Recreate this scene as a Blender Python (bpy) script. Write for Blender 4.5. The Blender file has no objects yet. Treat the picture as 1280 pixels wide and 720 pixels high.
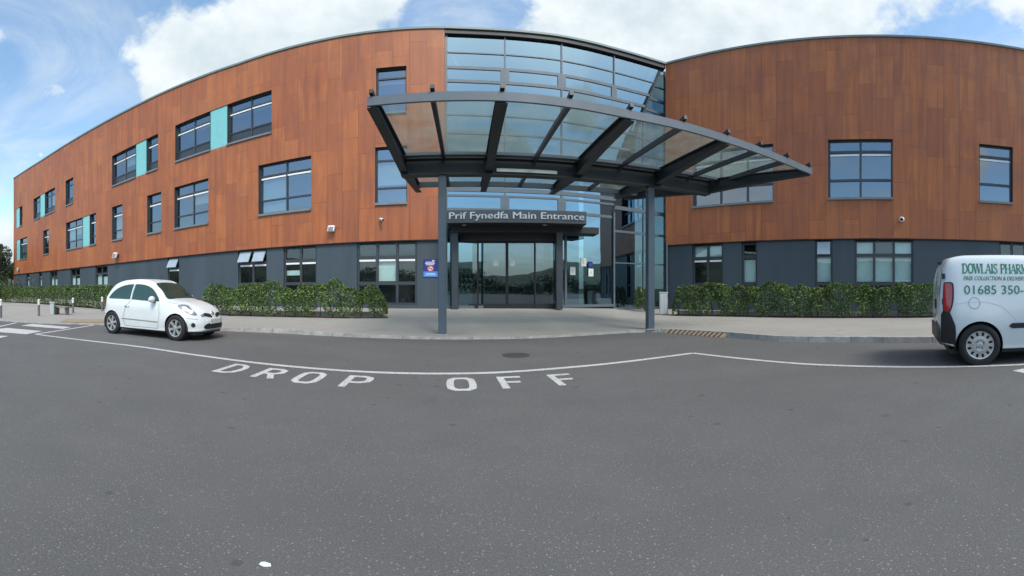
import bpy, math, random
from mathutils import Vector, Matrix
from mathutils.bvhtree import BVHTree
random.seed(7)
S = bpy.context.scene
COL = S.collection
R = math.radians

# ------------------------------------------------------------------ camera, sky, sun, exposure
HC = 1.3
cd = bpy.data.cameras.new("camera")
cam = bpy.data.objects.new("camera", cd); COL.objects.link(cam)
cam.location = (0, 0, HC); cam.rotation_euler = (R(90), 0, 0)
S.render.engine = 'CYCLES'
cd.type = 'PANO'
cy = cd
cy.panorama_type = 'EQUIRECTANGULAR'
cy.longitude_min, cy.longitude_max = R(-75), R(75)
cy.latitude_min, cy.latitude_max = R(-42.1875), R(42.1875)
cd.clip_start = 0.05; cd.clip_end = 5000
S.camera = cam
S.view_settings.view_transform = 'Standard'; S.view_settings.look = 'None'
S.view_settings.exposure = 0.50; S.view_settings.gamma = 1
S.view_settings.use_curve_mapping = False
S.cycles.max_bounces = 8; S.cycles.transparent_max_bounces = 16
S.cycles.use_denoising = True

SUN_EL, SUN_AZ = 52, 150          # azimuth clockwise from +Y (the way the camera looks)
sd = bpy.data.lights.new("sun", 'SUN'); so = bpy.data.objects.new("sun", sd); COL.objects.link(so)
sd.energy = 2.0; sd.angle = R(18); sd.color = (1, .96, .9)
tosun = Vector((math.sin(R(SUN_AZ)) * math.cos(R(SUN_EL)), math.cos(R(SUN_AZ)) * math.cos(R(SUN_EL)), math.sin(R(SUN_EL))))
so.rotation_euler = tosun.to_track_quat('Z', 'Y').to_euler(); so.location = tosun * 60

W = bpy.data.worlds.new("World"); S.world = W; W.use_nodes = True


class NT:
    """small helper to write node trees tersely"""
    def __init__(s, nt): s.t = nt; s.n = nt.nodes; s.l = nt.links
    def new(s, typ, **kw):
        n = s.n.new(typ)
        for k, v in kw.items(): setattr(n, k, v)
        return n
    def put(s, sock, v):
        if isinstance(v, bpy.types.NodeSocket): s.l.new(v, sock)
        elif v is not None: sock.default_value = v
    def math(s, op, a, b=None, c=None, clamp=False):
        n = s.new('ShaderNodeMath', operation=op, use_clamp=clamp)
        s.put(n.inputs[0], a); s.put(n.inputs[1], b); s.put(n.inputs[2], c)
        return n.outputs[0]
    def vmath(s, op, a, b=None, out=0):
        n = s.new('ShaderNodeVectorMath', operation=op)
        s.put(n.inputs[0], a); s.put(n.inputs[1], b)
        return n.outputs[out]
    def noise(s, vec, scale, detail=4, rough=.5, dist=0.0, out='Fac'):
        n = s.new('ShaderNodeTexNoise')
        s.put(n.inputs['Vector'], vec); n.inputs['Scale'].default_value = scale
        n.inputs['Detail'].default_value = detail; n.inputs['Roughness'].default_value = rough
        n.inputs['Distortion'].default_value = dist
        return n.outputs[out]
    def ramp(s, fac, stops, interp='LINEAR'):
        n = s.new('ShaderNodeValToRGB'); r = n.color_ramp; r.interpolation = interp
        while len(r.elements) < len(stops): r.elements.new(.5)
        for e, (p, c) in zip(r.elements, stops):
            e.position = p; e.color = (*c, 1) if len(c) == 3 else c
        s.put(n.inputs[0], fac); return n.outputs[0]
    def mix(s, fac, a, b, blend='MIX'):
        n = s.new('ShaderNodeMix', data_type='RGBA', blend_type=blend)
        s.put(n.inputs[0], fac); s.put(n.inputs[6], a if isinstance(a, bpy.types.NodeSocket) else (*a, 1))
        s.put(n.inputs[7], b if isinstance(b, bpy.types.NodeSocket) else (*b, 1)); return n.outputs[2]
    def mapr(s, v, a, b, c=0, d=1, smooth=False):
        n = s.new('ShaderNodeMapRange'); n.interpolation_type = 'SMOOTHSTEP' if smooth else 'LINEAR'
        s.put(n.inputs[0], v)
        for i, x in enumerate((a, b, c, d)): s.put(n.inputs[1 + i], x)
        return n.outputs[0]
    def sep(s, v):
        n = s.new('ShaderNodeSeparateXYZ'); s.put(n.inputs[0], v); return n.outputs
    def comb(s, x, y, z=0.0):
        n = s.new('ShaderNodeCombineXYZ'); s.put(n.inputs[0], x); s.put(n.inputs[1], y); s.put(n.inputs[2], z); return n.outputs[0]


def build_world():
    t = NT(W.node_tree)
    bg = t.n['Background']
    sky = t.new('ShaderNodeTexSky', sky_type='NISHITA')
    sky.sun_disc = False; sky.sun_elevation = R(SUN_EL); sky.sun_rotation = R(SUN_AZ)
    sky.air_density = 1.0; sky.dust_density = .6; sky.ozone_density = 1.6
    d = t.new('ShaderNodeTexCoord').outputs['Generated']
    d = t.vmath('NORMALIZE', d)
    x, y, z = t.sep(d)
    zz = t.math('ADD', t.math('MAXIMUM', z, 0.0), .12)
    p = t.comb(t.math('DIVIDE', x, zz), t.math('DIVIDE', y, zz), 0.0)

    def puff(az, el, r, soft):
        c = (math.sin(R(az)) * math.cos(R(el)), math.cos(R(az)) * math.cos(R(el)), math.sin(R(el)))
        dist = t.vmath('DISTANCE', d, Vector(c), out='Value')
        return t.mapr(dist, r, r - soft, 0, 1, True)
    warp = t.noise(d, 5.0, 8, .62)
    fine = t.noise(d, 14.0, 8, .6)
    # big cloud heaps where the photograph shows them, edges torn by the noise
    heap = None
    for a in ((-46, 33, .24, .20), (-37, 35, .26, .22), (-28, 38, .24, .2), (-21, 42, .16, .16), (-52, 28, .14, .18), (-55, 35, .13, .2), (-66, 29, .12, .3), (-76, 14, .16, .3), (-69, 19.5, .035, .06), (-72, 15, .04, .10),
              (-75, 5, .2, .25), (-80, 36, .20, .3), (-9.5, 38.6, .045, .11), (18, 44, .38, .30), (28, 42, .42, .34), (42, 45, .36, .36), (58, 47, .26, .4), (76, 44, .34, .55),
              (118, 26, .35, .4), (163, 20, .11, .12), (178, 31, .12, .12), (190, 15, .10, .10), (203, 27, .15, .14), (221, 18, .13, .12), (216, 50, .2, .2), (238, 34, .18, .18), (255, 16, .2, .2), (140, 26, .14, .14), (150, 66, .4, .4), (0, 75, .4, .4), (181, 42, .12, .2)):
        v = puff(*a)
        heap = v if heap is None else t.math('MAXIMUM', heap, v)
    dens = t.math('ADD', heap, t.math('MULTIPLY', t.math('SUBTRACT', warp, .5), 1.25))
    dens = t.math('ADD', dens, t.math('MULTIPLY', t.math('SUBTRACT', fine, .5), .6))
    cover = t.mapr(dens, .30, .62, 0, 1, True)
    wisp = t.mapr(t.noise(p, 1.1, 7, .65, 1.2), .42, .78, 0, .62, True)
    cover = t.math('MAXIMUM', cover, wisp)
    shade = t.noise(d, 6.5, 6, .6)
    cc = t.mix(t.mapr(shade, .35, .7, 0, 1), (5.9, 6.8, 7.25), (8.5, 8.95, 9.2))
    skyc = t.mix(1.0, sky.outputs[0], (2.0, 2.1, 2.0), 'MULTIPLY')
    skyc = t.mix(1.0, skyc, (.45, .85, 1.25), 'ADD')
    hz = t.mapr(z, .16, .0, 0, .8, True)
    skyc = t.mix(hz, skyc, (5.2, 6.4, 7.3))
    added_glow = t.mapr(t.vmath('DISTANCE', d, tosun, out='Value'), .72, .1, 0, 1, True)   # broad bright patch round the sun, added out of view to lift the scene
    fin = t.mix(t.math('POWER', added_glow, 2.0), t.mix(cover, skyc, cc), (26, 25.4, 24.2))
    t.put(bg.inputs[0], fin)
    bg.inputs[1].default_value = .085


build_world()


# ------------------------------------------------------------------ materials
def new_mat(name):
    m = bpy.data.materials.new(name); m.use_nodes = True
    t = NT(m.node_tree); b = t.n['Principled BSDF']
    return m, t, b


def plain(name, col, rough=.5, metal=0.0, var=.12, scale=3.0, bump=0.0, coat=0.0, spec=.5, streak=False):
    m, t, b = new_mat(name)
    co = t.new('ShaderNodeTexCoord').outputs['Object']
    if streak: co = t.vmath('MULTIPLY', co, Vector((1, 1, .12)))
    n = t.noise(co, scale, 6, .6)
    lo = tuple(max(0, c * (1 - var)) for c in col); hi = tuple(min(1, c * (1 + var)) for c in col)
    t.put(b.inputs['Base Color'], t.ramp(n, [(.3, lo), (.7, hi)]))
    t.put(b.inputs['Roughness'], t.mapr(n, .2, .8, max(.02, rough - .06), min(1, rough + .06)))
    b.inputs['Metallic'].default_value = metal
    b.inputs['Coat Weight'].default_value = coat; b.inputs['Coat Roughness'].default_value = .04
    b.inputs['Specular IOR Level'].default_value = spec
    if bump:
        bp = t.new('ShaderNodeBump'); bp.inputs['Strength'].default_value = bump; bp.inputs['Distance'].default_value = .01
        t.put(bp.inputs['Height'], t.noise(co, scale * 14, 4, .6)); t.put(b.inputs['Normal'], bp.outputs[0])
    return m


def m_cladding():
    m, t, b = new_mat("timber_laminate_cladding")
    uv = t.new('ShaderNodeUVMap').outputs[0]
    u, v, _ = t.sep(uv)
    PW, PH = .80, 2.75
    cu = t.math('DIVIDE', u, PW); ci = t.math('FLOOR', cu); cf = t.math('FRACT', cu)
    wn = t.new('ShaderNodeTexWhiteNoise', noise_dimensions='1D'); t.put(wn.inputs['W'], ci)
    off = t.math('MULTIPLY', t.math('FLOOR', t.math('MULTIPLY', wn.outputs[0], 6)), 1 / 6)
    rv = t.math('ADD', t.math('DIVIDE', v, PH), off); ri = t.math('FLOOR', rv); rf = t.math('FRACT', rv)
    w2 = t.new('ShaderNodeTexWhiteNoise', noise_dimensions='2D'); t.put(w2.inputs['Vector'], t.comb(ci, ri))
    rnd = w2.outputs[0]
    g = t.noise(t.comb(t.math('MULTIPLY', u, 3.2), t.math('MULTIPLY', v, .22), t.math('MULTIPLY', rnd, 40)), 1.6, 7, .6, .4)
    big = t.noise(t.comb(u, v, 3.3), .16, 3, .5)
    blot = t.noise(t.comb(u, v, 9.1), .9, 6, .65)
    c = t.ramp(g, [(.22, (.29, .082, .028)), (.5, (.40, .120, .037)), (.78, (.48, .160, .051))])
    c = t.mix(t.mapr(rnd, 0, .5, .50, 0), c, (.26, .076, .038))
    c = t.mix(t.mapr(rnd, .6, 1, 0, .5), c, (.48, .165, .054))
    st = t.noise(t.comb(t.math('MULTIPLY', u, 2.8), t.math('MULTIPLY', v, .16), 5.0), 1.2, 6, .6)
    c = t.mix(t.mapr(st, .45, .70, 0, .75), c, (.215, .064, .032))
    c = t.mix(t.mapr(blot, .44, .74, 0, .6), c, (.23, .082, .046))
    c = t.mix(t.mapr(big, .4, .7, 0, .35), c, (.45, .16, .06))
    run = t.noise(t.comb(t.math('MULTIPLY', u, 2.1), t.math('MULTIPLY', v, .05), 17.0), 1.5, 5, .6)
    c = t.mix(t.mapr(run, .60, .72, 0, .45), c, (.30, .12, .07))
    jx = t.math('MINIMUM', t.math('MULTIPLY', cf, PW), t.math('MULTIPLY', t.math('SUBTRACT', 1.0, cf), PW))
    jy = t.math('MINIMUM', t.math('MULTIPLY', rf, PH), t.math('MULTIPLY', t.math('SUBTRACT', 1.0, rf), PH))
    j = t.mapr(t.math('MINIMUM', jx, jy), .004, .014, 1, 0)
    c = t.mix(t.math('MULTIPLY', j, .62), c, (.07, .028, .016))
    t.put(b.inputs['Base Color'], c)
    t.put(b.inputs['Roughness'], t.mapr(g, .2, .8, .45, .62))
    b.inputs['Specular IOR Level'].default_value = .45
    bp = t.new('ShaderNodeBump'); bp.inputs['Strength'].default_value = .35; bp.inputs['Distance'].default_value = .012
    t.put(bp.inputs['Height'], t.math('ADD', t.math('SUBTRACT', 1.0, j), t.math('MULTIPLY', rnd, .15)))
    t.put(b.inputs['Normal'], bp.outputs[0])
    return m


def m_asphalt():
    m, t, b = new_mat("asphalt")
    co = t.new('ShaderNodeTexCoord').outputs['Object']
    big = t.noise(co, .16, 6, .62, .9); mid = t.noise(co, 1.3, 7, .66, .4); fine = t.noise(co, 95, 4, .75)
    lane = t.noise(t.vmath('MULTIPLY', co, Vector((.10, .55, 1))), 1.0, 4, .55, .5)      # long tyre-polished bands
    c = t.ramp(big, [(.30, (.055, .052, .049)), (.5, (.070, .067, .063)), (.7, (.083, .079, .074))])
    c = t.mix(t.mapr(lane, .42, .62, 0, .65), c, (.092, .089, .086))
    c = t.mix(t.mapr(mid, .42, .70, 0, .6), c, (.050, .049, .048))
    oil = t.noise(co, .75, 5, .7, 1.4)
    c = t.mix(t.mapr(oil, .62, .74, 0, .6), c, (.044, .043, .043))
    c = t.mix(t.mapr(fine, .33, .68, 0, .62), c, (.170, .166, .158))
    vo = t.new('ShaderNodeTexVoronoi', voronoi_dimensions='2D'); vo.inputs['Scale'].default_value = 84; t.put(vo.inputs['Vector'], co)
    cr = t.sep(vo.outputs['Color'])
    chip = t.math('MULTIPLY', t.math('LESS_THAN', vo.outputs['Distance'], t.math('MULTIPLY', cr[1], .42)), t.math('GREATER_THAN', cr[0], t.mapr(t.noise(co, .9, 4, .6), .35, .7, .90, .62)))
    c = t.mix(t.math('MULTIPLY', t.math('MULTIPLY', chip, cr[2]), .9), c, (.27, .265, .25))
    v2 = t.new('ShaderNodeTexVoronoi', voronoi_dimensions='2D'); v2.inputs['Scale'].default_value = 2.2; t.put(v2.inputs['Vector'], co)
    c2 = t.sep(v2.outputs['Color'])
    spot = t.math('MULTIPLY', t.math('LESS_THAN', v2.outputs['Distance'], t.math('MULTIPLY', c2[1], .10)), t.math('GREATER_THAN', c2[0], .7))
    c = t.mix(t.math('MULTIPLY', spot, .5), c, (.045, .045, .048))
    t.put(b.inputs['Base Color'], c); b.inputs['Roughness'].default_value = .86
    bp = t.new('ShaderNodeBump'); bp.inputs['Strength'].default_value = .5; bp.inputs['Distance'].default_value = .006
    t.put(bp.inputs['Height'], t.noise(co, 120, 3, .7)); t.put(b.inputs['Normal'], bp.outputs[0])
    return m


def m_pavement():
    m, t, b = new_mat("concrete_paving")
    co = t.new('ShaderNodeTexCoord').outputs['Object']
    big = t.noise(co, .45, 5, .6); mid = t.noise(co, 4, 6, .65); fine = t.noise(co, 70, 3, .7)
    c = t.ramp(big, [(.3, (.262, .246, .218)), (.7, (.325, .306, .274))])
    c = t.mix(t.mapr(mid, .45, .8, 0, .4), c, (.21, .197, .172))
    c = t.mix(t.mapr(fine, .4, .7, 0, .35), c, (.39, .37, .335))
    c = t.mix(t.mapr(t.noise(co, .9, 6, .7, 1.2), .56, .74, 0, .5), c, (.17, .158, .138))
    t.put(b.inputs['Base Color'], c); b.inputs['Roughness'].default_value = .85
    return m


def m_paint_line():
    m, t, b = new_mat("worn_road_paint")
    co = t.new('ShaderNodeTexCoord').outputs['Object']
    n = t.noise(co, 22, 6, .7); n2 = t.noise(co, 1.5, 4, .6)
    n3 = t.noise(co, 120, 3, .7)
    c = t.mix(t.mapr(n2, .3, .7, 0, .6), (.60, .59, .56), (.43, .42, .40))
    c = t.mix(t.mapr(n, .50, .66, 0, .8), c, (.16, .158, .155))
    c = t.mix(t.mapr(n3, .52, .66, 0, .6), c, (.20, .198, .192))
    t.put(b.inputs['Base Color'], c); b.inputs['Roughness'].default_value = .7
    return m


def m_glass(name, tint, refl, base=.12, rough=.012, dirt_sheen=0.0):
    """window pane: a mirror layer over a tinted see-through one"""
    m, t, b = new_mat(name); t.n.remove(b); out = t.n['Material Output']
    co = t.new('ShaderNodeTexCoord').outputs['Object']
    bp = t.new('ShaderNodeBump'); bp.inputs['Strength'].default_value = .05; bp.inputs['Distance'].default_value = .05
    t.put(bp.inputs['Height'], t.noise(co, .7, 2, .5))
    gl = t.new('ShaderNodeBsdfGlossy'); gl.inputs['Roughness'].default_value = rough; gl.inputs['Color'].default_value = (*refl, 1)
    t.put(gl.inputs['Normal'], bp.outputs[0])
    tr = t.new('ShaderNodeBsdfTransparent'); tr.inputs[0].default_value = (*tint, 1)
    ge = t.new('ShaderNodeNewGeometry')
    cs = t.math('ABSOLUTE', t.vmath('DOT_PRODUCT', ge.outputs['Incoming'], ge.outputs['Normal'], out='Value'))
    fres = t.math('ADD', .05, t.math('MULTIPLY', .95, t.math('POWER', t.math('SUBTRACT', 1.0, cs, clamp=True), 5.0)))
    mx = t.new('ShaderNodeMixShader')
    t.put(mx.inputs[0], t.mapr(fres, 0.0, 1.0, base, 1.0)); t.put(mx.inputs[1], tr.outputs[0]); t.put(mx.inputs[2], gl.outputs[0])
    res = mx.outputs[0]
    if dirt_sheen:  # real dirt; its pale green also paints in reflected sky
        df = t.new('ShaderNodeBsdfDiffuse'); df.inputs[0].default_value = (.28, .32, .28, 1)
        dt = t.new('ShaderNodeBsdfTranslucent'); dt.inputs[0].default_value = (.36, .42, .37, 1); ad = t.new('ShaderNodeMixShader'); ad.inputs[0].default_value = .6
        t.put(ad.inputs[1], df.outputs[0]); t.put(ad.inputs[2], dt.outputs[0])
        m2 = t.new('ShaderNodeMixShader'); t.put(m2.inputs[0], t.mapr(t.noise(co, 1.1, 6, .65, .5), .36, .72, .10, dirt_sheen)); t.put(m2.inputs[1], res); t.put(m2.inputs[2], ad.outputs[0]); res = m2.outputs[0]
    t.put(out.inputs[0], res)
    return m


def m_leaf(name, lo, hi, tip):
    m, t, b = new_mat(name)
    r = t.new('ShaderNodeNewGeometry').outputs['Random Per Island']
    co = t.new('ShaderNodeTexCoord').outputs['Object']
    n = t.noise(co, 1.6, 4, .6)
    c = t.ramp(r, [(0, lo), (.75, hi), (1, tip)])
    c = t.mix(t.mapr(n, .4, .7, 0, .6), c, lo)
    t.put(b.inputs['Base Color'], c); b.inputs['Roughness'].default_value = .5
    b.inputs['Specular IOR Level'].default_value = .35
    b.inputs['Subsurface Weight'].default_value = 0
    return m


M = {}
M['clad'] = m_cladding()
M['asphalt'] = m_asphalt()
M['pave'] = m_pavement()
M['paint'] = m_paint_line()
M['kerb'] = plain("kerb_concrete", (.33, .315, .295), .85, var=.28, scale=5, bump=.3)
M['kerbdark'] = plain("kerb_granite", (.24, .235, .23), .85, var=.3, scale=5, bump=.3)
M['plinth'] = plain("slate_blue_panel", (.052, .072, .088), .5, var=.16, scale=.8, streak=True)
M['frame'] = plain("dark_window_frame", (.04, .048, .056), .4, var=.1)
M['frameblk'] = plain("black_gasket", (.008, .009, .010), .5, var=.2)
M['framegrey'] = plain("grey_mullion", (.10, .125, .145), .4, var=.1)
M['sill'] = plain("grey_sill", (.17, .19, .205), .45, var=.1)
M['cyan'] = plain("turquoise_panel", (.20, .52, .52), .35, var=.06)
M['steel'] = plain("canopy_steel", (.040, .051, .063), .42, var=.14, scale=2, streak=True)
M['steeldk'] = plain("canopy_beam_steel", (.017, .021, .025), .5, var=.14, scale=2)
M['fascia'] = plain("canopy_fascia", (.105, .125, .145), .4, var=.1, scale=2)
M['postpaint'] = plain("blue_grey_post_paint", (.072, .098, .125), .4, var=.12, scale=2)
M['cap'] = plain("parapet_cap", (.17, .22, .215), .45, var=.12)
M['soffit'] = plain("dark_soffit", (.018, .020, .023), .6, var=.15)
M['roof'] = plain("roof_membrane", (.16, .16, .165), .8)
M['pane'] = m_glass("window_glass", (.42, .48, .49), (.62, .73, .84), .28)
M['paneclear'] = m_glass("ground_window_glass", (.78, .86, .86), (.85, .95, 1), .06)
M['curtain'] = m_glass("curtain_wall_glass", (.16, .24, .26), (.50, .74, .88), .30)
M['doorglass'] = m_glass("door_glass", (.34, .40, .40), (.62, .74, .78), .20)
M['roofglass'] = m_glass("dirty_sheen_canopy_glass", (.72, .80, .77), (.50, .55, .55), .04, .06, .42)
M['blind'] = plain("pale_blind", (.66, .78, .74), .7, var=.06)
M['blindgreen'] = plain("green_blind", (.36, .46, .43), .7, var=.08)
M['rail'] = plain("white_blind_rail", (.80, .80, .78), .5, var=.04)
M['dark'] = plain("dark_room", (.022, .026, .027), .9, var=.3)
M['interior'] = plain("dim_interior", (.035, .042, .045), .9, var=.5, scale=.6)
M['grass'] = plain("grass", (.07, .10, .03), .9, var=.4, scale=.5)
M['hill'] = plain("hillside", (.065, .085, .045), .95, var=.5, scale=.02)
M['bark'] = plain("bark", (.09, .07, .055), .9, var=.3, scale=8)
M['white'] = plain("white_car_paint", (.66, .69, .68), .30, var=.03, coat=.45)
M['vanwhite'] = plain("white_van_paint", (.66, .71, .72), .32, var=.03, coat=.5)
M['tyre'] = plain("tyre_rubber", (.012, .012, .013), .75, var=.2)
M['alloy'] = plain("alloy_silver", (.55, .55, .54), .32, metal=.7, var=.08)
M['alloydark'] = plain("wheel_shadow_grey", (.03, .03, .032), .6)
M['black'] = plain("black_plastic", (.016, .017, .019), .5, var=.15)
M['carglass'] = m_glass("car_glass", (.22, .30, .27), (.42, .55, .52), .10)
M['red'] = plain("red_lens", (.42, .012, .02), .15, var=.1, coat=1)
M['lens'] = plain("headlamp_lens", (.20, .22, .23), .12, metal=.2, var=.4, scale=14, coat=1)
M['chrome'] = plain("chrome", (.7, .7, .7), .12, metal=1, var=.03)
M['green'] = plain("van_lettering_green", (.025, .21, .12), .5, var=.05)
M['plate'] = plain("number_plate", (.62, .62, .58), .4)
M['seam'] = plain("panel_gap", (.24, .25, .25), .7)
M['stainless'] = plain("brushed_stainless", (.62, .62, .61), .35, metal=.6, var=.1, scale=6, streak=True)
M['binblack'] = plain("bin_black", (.02, .022, .022), .55)
M['bingreen'] = plain("bin_green", (.03, .10, .07), .5)
M['bollard'] = plain("bollard_grey", (.13, .135, .14), .5, var=.15)
M['bollardwhite'] = plain("bollard_white", (.72, .72, .70), .5)
M['wood'] = plain("weathered_bench_wood", (.22, .20, .18), .8, var=.25, scale=6)
M['lampwhite'] = plain("lamp_body_white", (.66, .66, .64), .45)
M['letters'] = plain("sign_letters", (.42, .44, .44), .3, metal=.4, var=.05)
M['signblue'] = plain("sign_blue", (.02, .03, .20), .4)
M['signpale'] = plain("sign_light_blue", (.08, .24, .62), .4)
M['signwhite'] = plain("sign_white", (.72, .70, .72), .5)
M['signred'] = plain("sign_red", (.5, .06, .10), .5)
M['paper'] = plain("paper_notice", (.66, .70, .66), .7)
M['tactile'] = plain("buff_tactile_paving", (.29, .22, .145), .85, var=.2, scale=6)
M['rampcream'] = plain("ramp_cream", (.235, .195, .135), .7, var=.2, scale=20)
M['rampbrown'] = plain("ramp_brown", (.075, .038, .027), .7, var=.2, scale=20)
M['gravel'] = plain("pale_gravel", (.36, .35, .32), .9, var=.35, scale=25)
M['soil'] = plain("planting_soil", (.045, .036, .028), .95, var=.3, scale=8)
M['iron'] = plain("cast_iron", (.05, .048, .046), .6, var=.3, scale=20)
M['leaf'] = m_leaf("hedge_leaf", (.011, .027, .004), (.072, .132, .018), (.26, .33, .09))
M['leaftree'] = m_leaf("tree_leaf", (.02, .035, .014), (.055, .09, .03), (.10, .13, .05))
M['leafdark'] = m_leaf("dark_tree_leaf", (.03, .04, .026), (.075, .095, .05), (.13, .13, .08))


# ------------------------------------------------------------------ building blocks
ORG = {}


class MB:
    def __init__(s): s.v = []; s.f = []; s.uv = []
    def add(s, pts, faces, uvs=None):
        k = len(s.v); s.v += [Vector(p) for p in pts]
        for i, f in enumerate(faces):
            s.f.append([k + j for j in f]); s.uv.append(uvs[i] if uvs else None)
    def quad(s, a, b, c, d, uv=None): s.add([a, b, c, d], [[0, 1, 2, 3]], [uv] if uv else None)
    def hexa(s, p):      # 8 corners: bottom ring 0-3, top ring 4-7
        s.add(p, [[3, 2, 1, 0], [4, 5, 6, 7], [0, 1, 5, 4], [1, 2, 6, 5], [2, 3, 7, 6], [3, 0, 4, 7]])
    def box(s, c, ax, ay, az):   # centre and three half-axis vectors
        c, ax, ay, az = map(Vector, (c, ax, ay, az))
        s.hexa([c - ax - ay - az, c + ax - ay - az, c + ax + ay - az, c - ax + ay - az,
                c - ax - ay + az, c + ax - ay + az, c + ax + ay + az, c - ax + ay + az])
    def abox(s, x0, x1, y0, y1, z0, z1):
        s.hexa([(x0, y0, z0), (x1, y0, z0), (x1, y1, z0), (x0, y1, z0), (x0, y0, z1), (x1, y0, z1), (x1, y1, z1), (x0, y1, z1)])
    def bar(s, p0, p1, w, h, up=(0, 0, 1)):   # rectangular bar, w sideways, h along up
        p0, p1, up = Vector(p0), Vector(p1), Vector(up)
        d = (p1 - p0).normalized(); sd = d.cross(up).normalized(); u = sd.cross(d)
        s.box((p0 + p1) / 2, (p1 - p0) / 2, sd * w / 2, u * h / 2)
    def tube(s, p0, p1, r0, r1=None, n=12, cap=True):
        p0, p1 = Vector(p0), Vector(p1); r1 = r0 if r1 is None else r1
        d = (p1 - p0).normalized(); a = d.orthogonal().normalized(); b = d.cross(a); k = len(s.v)
        for i in range(n):
            w = a * math.cos(2 * math.pi * i / n) + b * math.sin(2 * math.pi * i / n)
            s.v += [p0 + w * r0, p1 + w * r1]
        for i in range(n):
            j = (i + 1) % n; s.f.append([k + 2 * i, k + 2 * j, k + 2 * j + 1, k + 2 * i + 1]); s.uv.append(None)
        if cap:
            s.f.append([k + 2 * i for i in range(n)][::-1]); s.f.append([k + 2 * i + 1 for i in range(n)]); s.uv += [None, None]
    def lathe(s, prof, c, axis, n=28):    # prof: (radius, along axis)
        c, axis = Vector(c), Vector(axis).normalized(); a = axis.orthogonal().normalized(); b = axis.cross(a); k = len(s.v); m = len(prof)
        for i in range(n):
            w = a * math.cos(2 * math.pi * i / n) + b * math.sin(2 * math.pi * i / n)
            for r, h in prof: s.v.append(c + axis * h + w * r)
        for i in range(n):
            j = (i + 1) % n
            for q in range(m - 1):
                s.f.append([k + i * m + q, k + j * m + q, k + j * m + q + 1, k + i * m + q + 1]); s.uv.append(None)
    def build(s, name, mat, parent=None, smooth=False, local=False):
        org = Vector((0, 0, 0))
        if parent is not None and not local: org = ORG.get(parent.name, org)
        me = bpy.data.meshes.new(name)
        me.from_pydata([v - org for v in s.v], [], s.f)
        if any(u for u in s.uv):
            l = me.uv_layers.new(name="UVMap"); i = 0
            for f, u in zip(s.f, s.uv):
                for q in range(len(f)):
                    if u: l.data[i].uv = u[q]
                    i += 1
        me.materials.append(M[mat])
        if smooth:
            for p in me.polygons: p.use_smooth = True
        o = bpy.data.objects.new(name, me); COL.objects.link(o)
        if parent is not None:
            o.parent = parent
            if not local: ORG[o.name] = org
        return o


def tag(o, label=None, cat=None, group=None, kind=None):
    if label: o['label'] = label
    if cat: o['category'] = cat
    if group: o['group'] = group
    if kind: o['kind'] = kind
    return o


def thing(name, loc, label, cat, group=None, rz=0.0):
    o = bpy.data.objects.new(name, None); COL.objects.link(o)
    o.location = loc; o.rotation_euler = (0, 0, rz); o.empty_display_size = .3
    ORG[o.name] = Vector(loc)
    return tag(o, label, cat, group)


def single(mb, name, mat, label, cat, group=None, smooth=False):
    """a thing that is one mesh, its origin moved to its base"""
    lo = Vector((sum(v.x for v in mb.v) / len(mb.v), sum(v.y for v in mb.v) / len(mb.v), min(v.z for v in mb.v)))
    mb.v = [v - lo for v in mb.v]
    o = mb.build(name, mat, None, smooth); o.location = lo
    return tag(o, label, cat, group)


def copy_tree(o, parent=None):
    c = o.copy(); COL.objects.link(c); c.parent = parent
    for ch in o.children: copy_tree(ch, c)
    return c


# bearings: the plan of the site was surveyed in polar form round the camera station; one unit = 150/1280 degree
K = 1280 / R(150)


def az(x): return (x - 640) / K
def tel(y): return math.tan((360 - y) / K)
def pol(x, D, z=0.0): a = az(x); return Vector((D * math.sin(a), D * math.cos(a), z))
def lerp(pts, x):
    if x <= pts[0][0]: return pts[0][1]
    for (a, p), (b, q) in zip(pts, pts[1:]):
        if x <= b: return p + (q - p) * (x - a) / (b - a)
    return pts[-1][1]


def hermite(pts, x):     # smooth monotone-ish curve through points
    n = len(pts)
    if x <= pts[0][0]: return pts[0][1]
    if x >= pts[-1][0]: return pts[-1][1]
    d = [(pts[i + 1][1] - pts[i][1]) / (pts[i + 1][0] - pts[i][0]) for i in range(n - 1)]
    m = [d[0]] + [0 if d[i - 1] * d[i] <= 0 else 2 * d[i - 1] * d[i] / (d[i - 1] + d[i]) for i in range(1, n - 1)] + [d[-1]]
    for i in range(n - 1):
        if x <= pts[i + 1][0]:
            h = pts[i + 1][0] - pts[i][0]; t = (x - pts[i][0]) / h
            return ((2 * t ** 3 - 3 * t * t + 1) * pts[i][1] + (t ** 3 - 2 * t * t + t) * h * m[i] + (-2 * t ** 3 + 3 * t * t) * pts[i + 1][1] + (t ** 3 - t * t) * h * m[i + 1])


# ---- plan curves
def D_left(x):
    a = az(x); return 1 / (.04757866 * math.cos(a) - .01743406 * math.sin(a) + .01107588 * math.cos(2 * a) - .0037452)


AR = R(53.2); DR = 18.47
def D_right(x): return DR / math.cos(az(x) - AR)


GC = [(540, 17.62), (556, 17.66), (630, 17.92), (690, 18.36), (730, 18.95), (770, 19.8), (800, 20.55), (832, 21.45)]
def D_glass(x): return hermite(GC, x)


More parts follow.
